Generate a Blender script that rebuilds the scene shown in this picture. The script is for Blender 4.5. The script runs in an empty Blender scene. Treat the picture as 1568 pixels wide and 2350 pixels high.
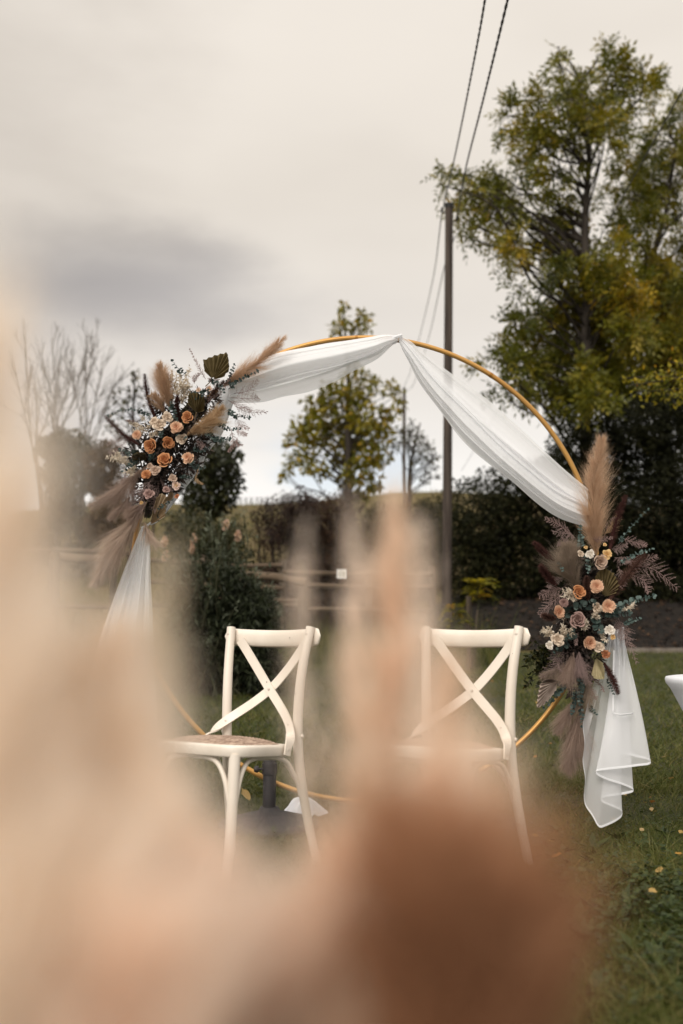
import bpy, math, random
import numpy as np
from mathutils import Vector, Matrix

random.seed(7)
RNG = np.random.default_rng(7)
SC = bpy.context.scene
COL = SC.collection
PI = math.pi

# ------------------------------------------------------------------ camera
CAM_Z = 0.85
PITCH = math.radians(7.06)
F = 35 / 36 * 2350.0
cam_d = bpy.data.cameras.new('camera')
cam = bpy.data.objects.new('camera', cam_d)
COL.objects.link(cam)
cam.location = (0, 0, CAM_Z)
cam.rotation_euler = (math.radians(90) + PITCH, 0, 0)
cam_d.sensor_fit = 'VERTICAL'
cam_d.sensor_height = 36
cam_d.sensor_width = 24
cam_d.lens = 35
cam_d.clip_start = 0.02
cam_d.clip_end = 3000
cam_d.dof.use_dof = True
cam_d.dof.focus_distance = 4.45
cam_d.dof.aperture_fstop = 1.8
cam_d.dof.aperture_blades = 0
SC.camera = cam

# ------------------------------------------------------------------ view
SC.view_settings.view_transform = 'Standard'
SC.view_settings.look = 'None'
SC.view_settings.exposure = 0.0
SC.view_settings.gamma = 1.0
SC.view_settings.use_curve_mapping = False
SC.render.engine = 'CYCLES'
SC.cycles.use_denoising = True
SC.cycles.max_bounces = 14
SC.cycles.diffuse_bounces = 8
SC.cycles.transparent_max_bounces = 24
SC.cycles.sample_clamp_indirect = 6


def at(px, py, Y):
    """point of the place seen at (px, py) of the 1568 x 2350 photograph, at world depth Y"""
    dx, dy = (px - 784) / F, (1175 - py) / F
    d = np.array([dx, math.cos(PITCH) - dy * math.sin(PITCH), math.sin(PITCH) + dy * math.cos(PITCH)])
    return np.array([0, 0, CAM_Z]) + d * (Y / d[1])


# ------------------------------------------------------------------ sky and sun
SUN_EL, SUN_ROT = math.radians(36), math.radians(203)
world = bpy.data.worlds.new('World')
SC.world = world
world.use_nodes = True


class G:
    """tiny node graph helper"""

    def __init__(s, tree):
        s.t = tree
        s.t.nodes.clear()

    def n(s, kind, **kw):
        nd = s.t.nodes.new(kind)
        for k, v in kw.items():
            if k.startswith('i_'):
                key = k[2:]
                key = int(key) if key.isdigit() else key.replace('_', ' ')
                nd.inputs[key].default_value = v
            else:
                setattr(nd, k, v)
        return nd

    def l(s, a, b):
        s.t.links.new(a, b)

    def math(s, op, a, b=None, c=None, clamp=False):
        nd = s.t.nodes.new('ShaderNodeMath')
        nd.operation = op
        nd.use_clamp = clamp
        for k, v in enumerate((a, b, c)):
            if v is None:
                continue
            if isinstance(v, (int, float)):
                nd.inputs[k].default_value = v
            else:
                s.l(v, nd.inputs[k])
        return nd.outputs[0]

    def ramp(s, fac, stops, interp='LINEAR'):
        nd = s.t.nodes.new('ShaderNodeValToRGB')
        nd.color_ramp.interpolation = interp
        el = nd.color_ramp.elements
        while len(el) < len(stops):
            el.new(0.5)
        for e, (p, c) in zip(el, stops):
            e.position = p
            e.color = (*c, 1) if len(c) == 3 else c
        s.l(fac, nd.inputs[0])
        return nd.outputs[0]

    def mix(s, fac, a, b, mode='MIX'):
        nd = s.t.nodes.new('ShaderNodeMix')
        nd.data_type = 'RGBA'
        nd.blend_type = mode
        for sock, v in ((nd.inputs[0], fac), (nd.inputs[6], a), (nd.inputs[7], b)):
            if isinstance(v, (int, float)):
                sock.default_value = v
            elif isinstance(v, tuple):
                sock.default_value = (*v, 1) if len(v) == 3 else v
            else:
                s.l(v, sock)
        return nd.outputs[2]


def build_world():
    g = G(world.node_tree)
    out = g.n('ShaderNodeOutputWorld')
    bg = g.n('ShaderNodeBackground')
    bg.inputs[1].default_value = 1.13
    sky = g.n('ShaderNodeTexSky')
    sky.sky_type = 'NISHITA'
    sky.sun_disc = False
    sky.sun_elevation = SUN_EL
    sky.sun_rotation = SUN_ROT
    tc = g.n('ShaderNodeTexCoord')
    sep = g.n('ShaderNodeSeparateXYZ')
    g.l(tc.outputs['Generated'], sep.inputs[0])
    z = sep.outputs[2]
    # overcast luminance grows slowly towards the zenith
    base = g.ramp(z, [(0.0, (.84, .815, .78)), (.12, (.95, .925, .89)), (.25, (.735, .69, .64)), (.42, (.725, .668, .60)),
                      (.62, (.80, .74, .67)), (1.0, (1.75, 1.66, 1.55))])
    mp = g.n('ShaderNodeMapping')
    mp.inputs['Scale'].default_value = (1.0, 1.0, 2.6)
    g.l(tc.outputs['Generated'], mp.inputs[0])
    n1 = g.n('ShaderNodeTexNoise', i_Scale=2.1, i_Detail=4.0, i_Roughness=.45)
    g.l(mp.outputs[0], n1.inputs['Vector'])
    n2 = g.n('ShaderNodeTexNoise', i_Scale=5.0, i_Detail=5.0, i_Roughness=.5)
    g.l(mp.outputs[0], n2.inputs['Vector'])
    shade = g.ramp(n1.outputs[0], [(.30, (.91, .905, .90)), (.52, (1, 1, 1)), (.75, (1.03, 1.03, 1.03))])
    c = g.mix(1.0, base, shade, 'MULTIPLY')
    shade2 = g.ramp(n2.outputs[0], [(.3, (.985, .985, .985)), (.7, (1.012, 1.012, 1.01))])
    c = g.mix(1.0, c, shade2, 'MULTIPLY')

    # the darker banks of cloud: one low on the left, a wide one across the north sky behind, smaller ones round the horizon
    def bank(px, py, rw, rh, depth, tone, c):
        p = at(px, py, 10.0) - np.array([0, 0, CAM_Z])
        p /= np.linalg.norm(p)
        u = np.cross(p, [0, 0, 1]); u /= np.linalg.norm(u)
        v = np.cross(u, p)
        vals = []
        for vec, r in ((u, rw), (v, rh)):
            dn = g.n('ShaderNodeVectorMath', operation='DOT_PRODUCT')
            g.l(tc.outputs['Generated'], dn.inputs[0])
            dn.inputs[1].default_value = tuple(vec)
            vals.append(g.math('POWER', g.math('ABSOLUTE', g.math('DIVIDE', dn.outputs['Value'], r)), 2.0))
        front = g.n('ShaderNodeVectorMath', operation='DOT_PRODUCT')
        g.l(tc.outputs['Generated'], front.inputs[0])
        front.inputs[1].default_value = tuple(p)
        q = g.math('SQRT', g.math('ADD', vals[0], vals[1]))
        q = g.math('ADD', q, g.math('MULTIPLY', g.math('SUBTRACT', n2.outputs[0], .5), 1.3))
        m = g.n('ShaderNodeMapRange', interpolation_type='SMOOTHSTEP')
        m.inputs['From Min'].default_value = 1.25
        m.inputs['From Max'].default_value = .05
        m.inputs['To Max'].default_value = depth
        g.l(q, m.inputs['Value'])
        fac = g.math('MULTIPLY', m.outputs[0], g.math('GREATER_THAN', front.outputs['Value'], 0.0))
        return g.mix(fac, c, tone)

    c = bank(225, 655, .23, .066, .92, (.32, .30, .297), c)
    c = bank(480, 700, .22, .05, .40, (.52, .495, .485), c)
    c = bank(-100, 900, .26, .10, .55, (.52, .48, .46), c)
    c = bank(-150, 150, .22, .22, .6, (.50, .45, .40), c)
    c = bank(2600, 500, .35, .10, .7, (.48, .45, .43), c)
    # thin places where a little blue comes through
    n3 = g.n('ShaderNodeTexNoise', i_Scale=3.4, i_Detail=3.0)
    g.l(mp.outputs[0], n3.inputs['Vector'])
    thin = g.n('ShaderNodeMapRange', interpolation_type='SMOOTHSTEP')
    thin.inputs['From Min'].default_value = .56
    thin.inputs['From Max'].default_value = .70
    thin.inputs['To Max'].default_value = .35
    g.l(n3.outputs[0], thin.inputs['Value'])
    low = g.n('ShaderNodeMapRange', interpolation_type='SMOOTHSTEP')
    low.inputs['From Min'].default_value = .26
    low.inputs['From Max'].default_value = .16
    g.l(z, low.inputs['Value'])
    fac = g.math('MULTIPLY', thin.outputs[0], low.outputs[0])
    nish = g.n('ShaderNodeVectorMath', operation='SCALE')
    g.l(sky.outputs[0], nish.inputs[0])
    nish.inputs['Scale'].default_value = 0.12
    c = g.mix(fac, c, nish.outputs[0])
    g.l(c, bg.inputs[0])
    g.l(bg.outputs[0], out.inputs[0])


build_world()
world.cycles.sampling_method = 'MANUAL'
world.cycles.sample_map_resolution = 256

sun_d = bpy.data.lights.new('sun', 'SUN')
sun_d.energy = 2.7
sun_d.angle = math.radians(35)
sun_d.color = (1.0, .94, .86)
sun = bpy.data.objects.new('sun', sun_d)
COL.objects.link(sun)
_a = SUN_ROT
sdir = Vector((math.sin(_a) * math.cos(SUN_EL), math.cos(_a) * math.cos(SUN_EL), math.sin(SUN_EL)))
sun.rotation_euler = sdir.to_track_quat('Z', 'Y').to_euler()
sun.location = (-4, -6, 9)


# ------------------------------------------------------------------ materials
def mat(name, col, rough=.6, col2=None, scale=6.0, detail=4.0, bump=0.0, bscale=None, transl=0.0, metal=0.0, ramp=None,
        clear=0.0, spec=.3, stretch=None, tcol=None, lo=.35, hi=.65):
    m = bpy.data.materials.new(name)
    m.use_nodes = True
    g = G(m.node_tree)
    out = g.n('ShaderNodeOutputMaterial')
    pb = g.n('ShaderNodeBsdfPrincipled', i_Roughness=rough, i_Metallic=metal)
    pb.inputs['Specular IOR Level'].default_value = spec
    tc = g.n('ShaderNodeTexCoord')
    vec = tc.outputs['Object']
    if stretch:
        mp = g.n('ShaderNodeMapping')
        mp.inputs['Scale'].default_value = stretch
        g.l(vec, mp.inputs[0])
        vec = mp.outputs[0]
    csock = None
    if ramp:
        a = g.n('ShaderNodeAttribute', attribute_name='tint')
        csock = g.ramp(a.outputs['Fac'], ramp)
    if col2 is not None:
        nz = g.n('ShaderNodeTexNoise', i_Scale=scale, i_Detail=detail)
        g.l(vec, nz.inputs['Vector'])
        mixc = g.ramp(nz.outputs[0], [(lo, col), (hi, col2)])
        csock = mixc if csock is None else g.mix(1.0, csock, mixc, 'MULTIPLY')
    if csock is None:
        rgb = g.n('ShaderNodeRGB')
        rgb.outputs[0].default_value = (*col, 1)
        csock = rgb.outputs[0]
    g.l(csock, pb.inputs['Base Color'])
    if bump:
        nb = g.n('ShaderNodeTexNoise', i_Scale=bscale or scale * 4, i_Detail=5.0)
        g.l(vec, nb.inputs['Vector'])
        b = g.n('ShaderNodeBump', i_Strength=bump, i_Distance=.01)
        g.l(nb.outputs[0], b.inputs['Height'])
        g.l(b.outputs[0], pb.inputs['Normal'])
    sh = pb.outputs[0]
    if transl:
        tr = g.n('ShaderNodeBsdfTranslucent')
        g.l(csock, tr.inputs[0])
        mx = g.n('ShaderNodeMixShader', i_0=transl)
        g.l(sh, mx.inputs[1]); g.l(tr.outputs[0], mx.inputs[2])
        sh = mx.outputs[0]
    if clear:
        tp = g.n('ShaderNodeBsdfTransparent')
        mx = g.n('ShaderNodeMixShader', i_0=clear)
        g.l(sh, mx.inputs[1]); g.l(tp.outputs[0], mx.inputs[2])
        sh = mx.outputs[0]
    g.l(sh, out.inputs[0])
    return m


def shades(*cols):
    n = len(cols)
    return [(i / (n - 1), c) for i, c in enumerate(cols)]


MT = dict(
    lawn=mat('lawn_soil', (.022, .026, .010), .95, (.045, .042, .018), 3.0, bump=.6, bscale=60),
    pasture=mat('pasture', (.070, .050, .018), .95, (.125, .090, .034), .35, 8, bump=.5, bscale=5, lo=.3, hi=.7),
    soil=mat('bed_soil', (.005, .0035, .0026), .95, (.012, .008, .005), 5, bump=.8, bscale=30),
    kerb=mat('kerb_stone', (.12, .10, .085), .9, (.22, .19, .16), 8, bump=.3),
    grass=mat('grass', (1, 1, 1), .55, transl=.28, ramp=shades((.030, .042, .007), (.062, .078, .012), (.105, .108, .022), (.20, .165, .06))),
    clover=mat('clover', (1, 1, 1), .5, transl=.25, ramp=shades((.020, .034, .008), (.038, .056, .012), (.06, .075, .02))),
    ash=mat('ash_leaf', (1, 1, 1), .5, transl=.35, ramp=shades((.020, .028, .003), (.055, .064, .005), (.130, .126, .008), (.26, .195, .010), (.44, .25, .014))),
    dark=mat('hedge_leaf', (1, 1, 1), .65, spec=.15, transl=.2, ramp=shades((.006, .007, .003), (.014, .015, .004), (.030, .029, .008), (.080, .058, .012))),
    green=mat('dark_green_leaf', (1, 1, 1), .45, transl=.25, ramp=shades((.009, .013, .004), (.022, .026, .007), (.050, .046, .011), (.10, .07, .015))),
    russet=mat('russet_leaf', (1, 1, 1), .6, transl=.2, ramp=shades((.014, .007, .005), (.032, .014, .009), (.056, .028, .012), (.09, .05, .016))),
    brownleaf=mat('brown_leaf', (1, 1, 1), .6, transl=.25, ramp=shades((.035, .018, .008), (.075, .040, .012), (.13, .075, .02))),
    litterdark=mat('old_leaf', (1, 1, 1), .8, ramp=shades((.015, .009, .006), (.035, .018, .009), (.09, .045, .018))),
    yellowleaf=mat('yellow_leaf', (1, 1, 1), .5, transl=.4, ramp=shades((.08, .09, .010), (.22, .20, .015), (.42, .32, .02), (.5, .22, .02))),
    buddleia=mat('buddleia_leaf', (1, 1, 1), .6, transl=.2, ramp=shades((.010, .014, .006), (.024, .031, .012), (.050, .058, .028), (.20, .22, .16))),
    bark=mat('bark', (.022, .017, .013), .9, (.050, .040, .032), 9, bump=.7, stretch=(1, 1, .25)),
    twig=mat('bare_twig', (.10, .088, .08), .9, (.17, .15, .135), 6),
    pole=mat('weathered_pole', (.030, .022, .018), .9, (.080, .062, .050), 14, bump=.5, stretch=(1, 1, .06)),
    polecap=mat('pole_cap', (.012, .012, .012), .6),
    cable=mat('black_cable', (.010, .010, .010), .5),
    wirefar=mat('grey_cable', (.09, .105, .105), .6),
    fence=mat('fence_log', (.055, .038, .024), .9, (.13, .092, .060), 10, bump=.5, stretch=(.15, 1, 1)),
    fencepost=mat('fence_post', (.045, .033, .023), .9, (.10, .076, .054), 10, bump=.5, stretch=(1, 1, .15)),
    sign=mat('sign_face', (.75, .74, .72), .5),
    signink=mat('sign_ink', (.22, .22, .13), .6),
    gold=mat('gold_metal', (.40, .205, .055), .42, (.50, .275, .080), 5, metal=.5, spec=.4),
    goldseam=mat('gold_sleeve', (.30, .14, .03), .4, metal=.6),
    chiffon=mat('white_chiffon', (.90, .905, .92), .9, transl=.45, clear=.26, spec=.05),
    chiffon_sheer=mat('white_chiffon_single', (.90, .905, .92), .9, transl=.45, clear=.46, spec=.05),
    chiffon_dense=mat('white_chiffon_layered', (.86, .87, .89), .9, transl=.42, clear=.05, spec=.05),
    hem=mat('white_hem', (.88, .885, .90), .85, transl=.4, clear=.12, spec=.05),
    linen=mat('white_cloth', (.70, .71, .75), .8, transl=.1, spec=.1),
    paint=mat('cream_paint', (.66, .585, .50), .38, (.74, .67, .585), 9, 6, bump=.10, bscale=55, spec=.4, stretch=(1, 1, .35)),
    nick=mat('paint_nick', (.10, .075, .055), .8),
    screw=mat('painted_screw', (.60, .53, .46), .35, spec=.5),
    rattan=mat('rattan', (.20, .13, .092), .8, (.46, .335, .255), 90, stretch=(1, .35, 1), bump=.5, bscale=160),
    iron=mat('dark_iron', (.017, .015, .016), .55, (.034, .030, .031), 12, bump=.25, spec=.3),
    stem=mat('dry_stem', (.25, .18, .10), .8),
    gstem=mat('green_stem', (.05, .05, .025), .8),
)

PLUME = {}


def plume_mat(key, dark, light, tr=.4):
    PLUME[key] = mat('plume_' + key, (1, 1, 1), .85, transl=tr, ramp=shades(dark, tuple((a + b) / 2 for a, b in zip(dark, light)), light), spec=.1)
    return PLUME[key]


plume_mat('tan', (.44, .28, .18), (.72, .53, .37))
plume_mat('golden', (.45, .30, .17), (.72, .54, .35))
plume_mat('taupe', (.27, .19, .15), (.48, .365, .30))
plume_mat('pale_taupe', (.36, .27, .21), (.62, .49, .40))
plume_mat('grey_taupe', (.23, .175, .13), (.42, .335, .26))
plume_mat('burgundy', (.050, .020, .018), (.13, .058, .050), .2)
plume_mat('brown', (.060, .030, .023), (.16, .085, .065), .2)
plume_mat('mauve', (.22, .155, .145), (.42, .315, .29), .3)
plume_mat('rose_fern', (.30, .20, .185), (.52, .38, .35), .3)
plume_mat('cream', (.66, .56, .42), (.84, .76, .64), .35)
plume_mat('ivory', (.97, .865, .75), (.99, .93, .85), .55)
plume_mat('peach_tan', (.82, .65, .50), (.94, .80, .67), .52)
plume_mat('rust', (.24, .112, .056), (.52, .285, .165), .45)
plume_mat('blush', (.90, .76, .64), (.97, .86, .76), .52)
PET = {}
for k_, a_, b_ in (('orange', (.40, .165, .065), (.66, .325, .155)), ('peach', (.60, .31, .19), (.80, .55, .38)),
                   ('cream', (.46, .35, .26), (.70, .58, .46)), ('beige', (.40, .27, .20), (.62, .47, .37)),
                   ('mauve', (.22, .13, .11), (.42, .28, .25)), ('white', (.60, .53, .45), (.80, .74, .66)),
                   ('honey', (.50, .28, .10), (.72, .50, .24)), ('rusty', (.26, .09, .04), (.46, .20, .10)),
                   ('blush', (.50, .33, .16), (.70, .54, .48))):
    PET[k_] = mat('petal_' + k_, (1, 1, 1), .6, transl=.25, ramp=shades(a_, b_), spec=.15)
EUC = mat('eucalyptus_leaf', (1, 1, 1), .55, transl=.15, ramp=shades((.020, .035, .032), (.045, .068, .060), (.12, .165, .145)))
EUCL = mat('eucalyptus_leaf_pale', (1, 1, 1), .55, transl=.15, ramp=shades((.05, .08, .072), (.10, .145, .13), (.20, .26, .235)))
PALM = {'olive': mat('palm_olive', (.125, .095, .040), .7, (.19, .145, .068), 30, transl=.15),
        'pale': mat('palm_pale', (.42, .32, .21), .75, (.56, .45, .32), 30, transl=.2),
        'sand': mat('palm_sand', (.50, .44, .26), .75, (.66, .58, .38), 30, transl=.2),
        'dusty': mat('palm_dusty', (.32, .25, .21), .75, (.46, .38, .33), 30, transl=.2)}
RUSCUS = mat('bleached_ruscus', (1, 1, 1), .7, transl=.35, ramp=shades((.55, .46, .36), (.80, .72, .60)), spec=.1)
DARKFOL = mat('bouquet_foliage', (1, 1, 1), .6, transl=.15, ramp=shades((.016, .013, .011), (.050, .038, .032), (.11, .078, .066)))

# ------------------------------------------------------------------ mesh helper
WM = {}


def nrm(v):
    v = np.asarray(v, float)
    return v / (np.linalg.norm(v, axis=-1, keepdims=True) + 1e-12)


class MB:
    def __init__(s):
        s.v, s.f, s.t, s.n = [], [], [], 0
        s.mi = []

    def add(s, v, f, tint=.5, mi=0):
        v = np.asarray(v, np.float32).reshape(-1, 3)
        f = np.asarray(f, np.int64)
        s.v.append(v)
        s.f.append(f + s.n)
        s.mi.append(np.full(len(f), mi, np.int32))
        t = np.broadcast_to(np.asarray(tint, np.float32).reshape(-1), (len(v),)) if np.ndim(tint) == 0 or np.size(tint) in (1, len(v)) else tint
        s.t.append(np.array(t, np.float32))
        s.n += len(v)

    def build(s, name, m, parent=None, smooth=True):
        V = np.concatenate(s.v)
        if parent is not None and parent.name in WM:
            inv = np.array(WM[parent.name].inverted())
            V = V @ inv[:3, :3].T + inv[:3, 3]
        me = bpy.data.meshes.new(name)
        loops = np.concatenate([f.reshape(-1) for f in s.f])
        cnt = np.concatenate([np.full(len(f), f.shape[1]) for f in s.f])
        start = np.concatenate([[0], np.cumsum(cnt)[:-1]])
        me.vertices.add(len(V)); me.vertices.foreach_set('co', V.astype(np.float32).reshape(-1))
        me.loops.add(len(loops)); me.loops.foreach_set('vertex_index', loops.astype(np.int32))
        me.polygons.add(len(cnt))
        me.polygons.foreach_set('loop_start', start.astype(np.int32))
        me.polygons.foreach_set('loop_total', cnt.astype(np.int32))
        me.polygons.foreach_set('material_index', np.concatenate(s.mi))
        me.polygons.foreach_set('use_smooth', np.full(len(cnt), bool(smooth)))
        at_ = me.attributes.new('tint', 'FLOAT', 'POINT')
        at_.data.foreach_set('value', np.concatenate(s.t))
        for mm in (m if isinstance(m, (list, tuple)) else [m]):
            me.materials.append(mm)
        me.update()
        me.validate()
        o = bpy.data.objects.new(name, me)
        COL.objects.link(o)
        if parent is not None:
            o.parent = parent
            if parent.name in WM:
                WM[o.name] = WM[parent.name]
        return o


def tag(o, label=None, cat=None, group=None, kind=None):
    for k, v in (('label', label), ('category', cat), ('group', group), ('kind', kind)):
        if v:
            o[k] = v
    return o


def thing(name, label, cat, loc=(0, 0, 0), group=None, rz=0.0):
    o = bpy.data.objects.new(name, None)
    o.empty_display_size = .1
    COL.objects.link(o)
    o.location = tuple(float(x) for x in loc)
    o.rotation_euler = (0, 0, rz)
    WM[o.name] = Matrix.Translation(Vector(tuple(float(x) for x in loc))) @ Matrix.Rotation(rz, 4, 'Z')
    return tag(o, label, cat, group)


def copy_tree(o, parent=None):
    c = o.copy()
    COL.objects.link(c)
    c.parent = parent
    for ch in list(o.children):
        copy_tree(ch, c)
    return c


def frames(P):
    P = np.asarray(P, float)
    T = nrm(np.gradient(P, axis=0))
    ref = np.array([0, 0, 1.0]) if abs(T[0, 2]) < .9 else np.array([1.0, 0, 0])
    N = [nrm(np.cross(np.cross(T[0], ref), T[0]))]
    for i in range(1, len(P)):
        n = N[-1] - T[i] * np.dot(N[-1], T[i])
        N.append(nrm(n))
    N = np.array(N)
    return T, N, np.cross(T, N)


def spline(P, n):
    """Catmull-Rom through P, n points"""
    P = np.asarray(P, float)
    if len(P) == 2:
        return P[0] + (P[1] - P[0]) * np.linspace(0, 1, n)[:, None]
    Q = np.vstack([2 * P[0] - P[1], P, 2 * P[-1] - P[-2]])
    u = np.linspace(0, len(P) - 1 - 1e-9, n)
    k = u.astype(int)
    t = (u - k)[:, None]
    a, b, c, d = Q[k], Q[k + 1], Q[k + 2], Q[k + 3]
    return .5 * (2 * b + (c - a) * t + (2 * a - 5 * b + 4 * c - d) * t ** 2 + (3 * b - 3 * c + d - a) * t ** 3)


def tube(mb, P, r, n=8, cap=True, tint=.5, mi=0, flat=None):
    P = np.asarray(P, float)
    r = np.broadcast_to(np.asarray(r, float), (len(P),))
    T, N, B = frames(P)
    a = np.linspace(0, 2 * PI, n, endpoint=False)
    ring = np.cos(a)[None, :, None] * N[:, None, :] + np.sin(a)[None, :, None] * B[:, None, :]
    V = (P[:, None, :] + ring * r[:, None, None]).reshape(-1, 3)
    i, j = np.meshgrid(np.arange(len(P) - 1), np.arange(n), indexing='ij')
    j2 = (j + 1) % n
    Q = np.stack([i * n + j, i * n + j2, (i + 1) * n + j2, (i + 1) * n + j], -1).reshape(-1, 4)
    mb.add(V, Q, tint, mi)
    if cap:
        for k, e in ((0, P[0]), (len(P) - 1, P[-1])):
            ringv = V[k * n:(k + 1) * n]
            VV = np.vstack([ringv, e[None]])
            idx = np.arange(n)
            fc = np.stack([idx, (idx + 1) % n, np.full(n, n)], -1)
            if k == 0:
                fc = fc[:, ::-1]
            mb.add(VV, fc, tint, mi)


def box(mb, c, s, rot=None, mi=0, tint=.5):
    c = np.asarray(c, float); s = np.asarray(s, float) / 2
    V = np.array([[x, y, z] for x in (-1, 1) for y in (-1, 1) for z in (-1, 1)], float) * s
    if rot is not None:
        V = V @ np.array(rot).T
    Fq = [[0, 1, 3, 2], [4, 6, 7, 5], [0, 4, 5, 1], [2, 3, 7, 6], [0, 2, 6, 4], [1, 5, 7, 3]]
    mb.add(V + c, Fq, tint, mi)


def grid(mb, V, nu, nv, tint=.5, mi=0):
    i, j = np.meshgrid(np.arange(nu - 1), np.arange(nv - 1), indexing='ij')
    Q = np.stack([i * nv + j, i * nv + j + 1, (i + 1) * nv + j + 1, (i + 1) * nv + j], -1).reshape(-1, 4)
    mb.add(np.asarray(V).reshape(-1, 3), Q, tint, mi)


def lathe(mb, prof, n=32, c=(0, 0, 0), ridge=None):
    prof = np.asarray(prof, float)
    a = np.linspace(0, 2 * PI, n, endpoint=False)
    V = np.zeros((len(prof), n, 3))
    V[..., 0] = prof[:, 0, None] * np.cos(a)
    V[..., 1] = prof[:, 0, None] * np.sin(a)
    V[..., 2] = prof[:, 1, None]
    if ridge is not None:
        V[..., 2] += ridge(prof[:, 0, None], a[None])
    i, j = np.meshgrid(np.arange(len(prof) - 1), np.arange(n), indexing='ij')
    j2 = (j + 1) % n
    Q = np.stack([i * n + j, i * n + j2, (i + 1) * n + j2, (i + 1) * n + j], -1).reshape(-1, 4)
    mb.add(V.reshape(-1, 3) + np.asarray(c, float), Q)


def ribbon(mb, P, W, thick, tint=.5):
    """flat bar along P; W = width vector per point"""
    P = np.asarray(P, float); W = np.asarray(W, float)
    T = nrm(np.gradient(P, axis=0))
    Nn = nrm(np.cross(T, W))
    w = W / 2; h = Nn * thick / 2
    V = np.stack([P - w - h, P + w - h, P + w + h, P - w + h], 1).reshape(-1, 3)
    n = len(P)
    Q = []
    for i in range(n - 1):
        for k in range(4):
            k2 = (k + 1) % 4
            Q.append([i * 4 + k, i * 4 + k2, (i + 1) * 4 + k2, (i + 1) * 4 + k])
    Q += [[3, 2, 1, 0], [(n - 1) * 4 + k for k in range(4)]]
    mb.add(V, Q, tint)


def perp(d):
    d = nrm(d)
    r = RNG.normal(size=d.shape)
    return nrm(np.cross(d, r))


def hairs(mb, base, d0, bend, L, w, K=4, tint=.5, side=None):
    """N thin tapering strips: p(s) = base + d0 L s + bend L s^2"""
    N = len(base)
    L = np.broadcast_to(np.asarray(L, float), (N,)); w = np.broadcast_to(np.asarray(w, float), (N,))
    s = np.linspace(0, 1, K)
    P = base[:, None] + d0[:, None] * (L[:, None] * s)[..., None] + bend[:, None] * (L[:, None] * s ** 2)[..., None]
    sd = perp(d0) if side is None else side
    wd = (w[:, None] * (1 - s * .92)[None] / 2)[..., None] * sd[:, None]
    V = np.stack([P - wd, P + wd], 2)  # N K 2 3
    idx = np.arange(N)[:, None] * (K * 2) + np.arange(K - 1)[None] * 2
    Q = np.stack([idx, idx + 1, idx + 3, idx + 2], -1).reshape(-1, 4)
    t = np.broadcast_to(np.asarray(tint, float), (N,)) if np.ndim(tint) < 2 else tint
    mb.add(V.reshape(-1, 3), Q, np.repeat(t, K * 2))


def leaves(mb, base, d, up, L, W, tint=.5, fold=.15, mid=.45):
    """N rhombic leaves"""
    N = len(base)
    d = nrm(d)
    sd = nrm(np.cross(d, up))
    n = np.cross(sd, d)
    L = np.broadcast_to(np.asarray(L, float), (N,))[:, None]; W = np.broadcast_to(np.asarray(W, float), (N,))[:, None]
    m = base + d * L * mid
    V = np.stack([base, m + sd * W / 2 + n * W * fold, base + d * L - n * L * .08, m - sd * W / 2 + n * W * fold], 1)
    Q = np.arange(N)[:, None] * 4 + np.arange(4)[None]
    t = np.broadcast_to(np.asarray(tint, float), (N,))
    mb.add(V.reshape(-1, 3), Q, np.repeat(t, 4))


def discs(mb, c, d, up, L, W, tint=.5):
    """N rounded six-sided leaves that start at c and grow along d"""
    N = len(c)
    d = nrm(d); sd = nrm(np.cross(d, up)); n = np.cross(sd, d)
    L = np.broadcast_to(np.asarray(L, float), (N,))[:, None]; W = np.broadcast_to(np.asarray(W, float), (N,))[:, None]
    pts = [(0, 0, 0), (.28, .42, .06), (.72, .46, .05), (1, .0, -.03), (.72, -.46, .05), (.28, -.42, .06)]
    V = np.stack([c + d * L * a + sd * W * b + n * W * h for a, b, h in pts], 1)
    k = np.arange(N)[:, None] * 6
    Q = np.concatenate([k + np.array([[0, 1, 2, 3]]), k + np.array([[0, 3, 4, 5]])])
    mb.add(V.reshape(-1, 3), Q, np.repeat(np.broadcast_to(np.asarray(tint, float), (N,)), 6))


def ball(n, shell=.5):
    v = nrm(RNG.normal(size=(n, 3)))
    r = RNG.random(n) ** (1 / 3 * (1 - shell) + .12 * shell)
    return v * r[:, None], v


# ------------------------------------------------------------------ terrain
def sstep(a, b, x):
    t = np.clip((np.asarray(x, float) - a) / (b - a), 0, 1)
    return t * t * (3 - 2 * t)


def gz(x, y):
    x = np.asarray(x, float); y = np.asarray(y, float)
    z = .052 * np.clip(y - 5.0, 0, 11.0) - .06 * np.exp(-((y - 4.85) / .9) ** 2)
    z = z + .85 * sstep(15.9, 18.6, y) * sstep(.6, 2.6, x) * (1 - sstep(24, 36, y))
    t = np.clip(y - 17.5, 0, 43)
    z = z + .207 * (np.sqrt(t * t + 9) - 3) * 1.0
    z = z - .12 * np.clip(y - 62, 0, 400) * sstep(60, 75, y)
    z = z + .012 * np.sin(x * 1.7 + y * .9) * np.cos(y * 1.3 - x * .6) * sstep(4, 6, np.abs(y) + 3)
    z = z + sstep(20, 40, y) * (.5 * np.sin(x * .11 + 1.0) + .25 * np.sin(x * .31 + y * .1))
    return z


def G3(x, y):
    return np.array([x, y, float(gz(x, y))])


def ground(name, ys, m, xs=None, dz=0.0):
    mb = MB()
    xs = np.concatenate([-np.geomspace(400, 12, 24), np.linspace(-11.5, 11.5, 70), np.geomspace(12, 400, 24)]) if xs is None else xs
    X, Y = np.meshgrid(xs, ys, indexing='ij')
    V = np.stack([X, Y, gz(X, Y) + dz], -1)
    grid(mb, V, len(xs), len(ys))
    o = mb.build(name, m)
    # normals up
    return tag(o, kind='structure')


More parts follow.
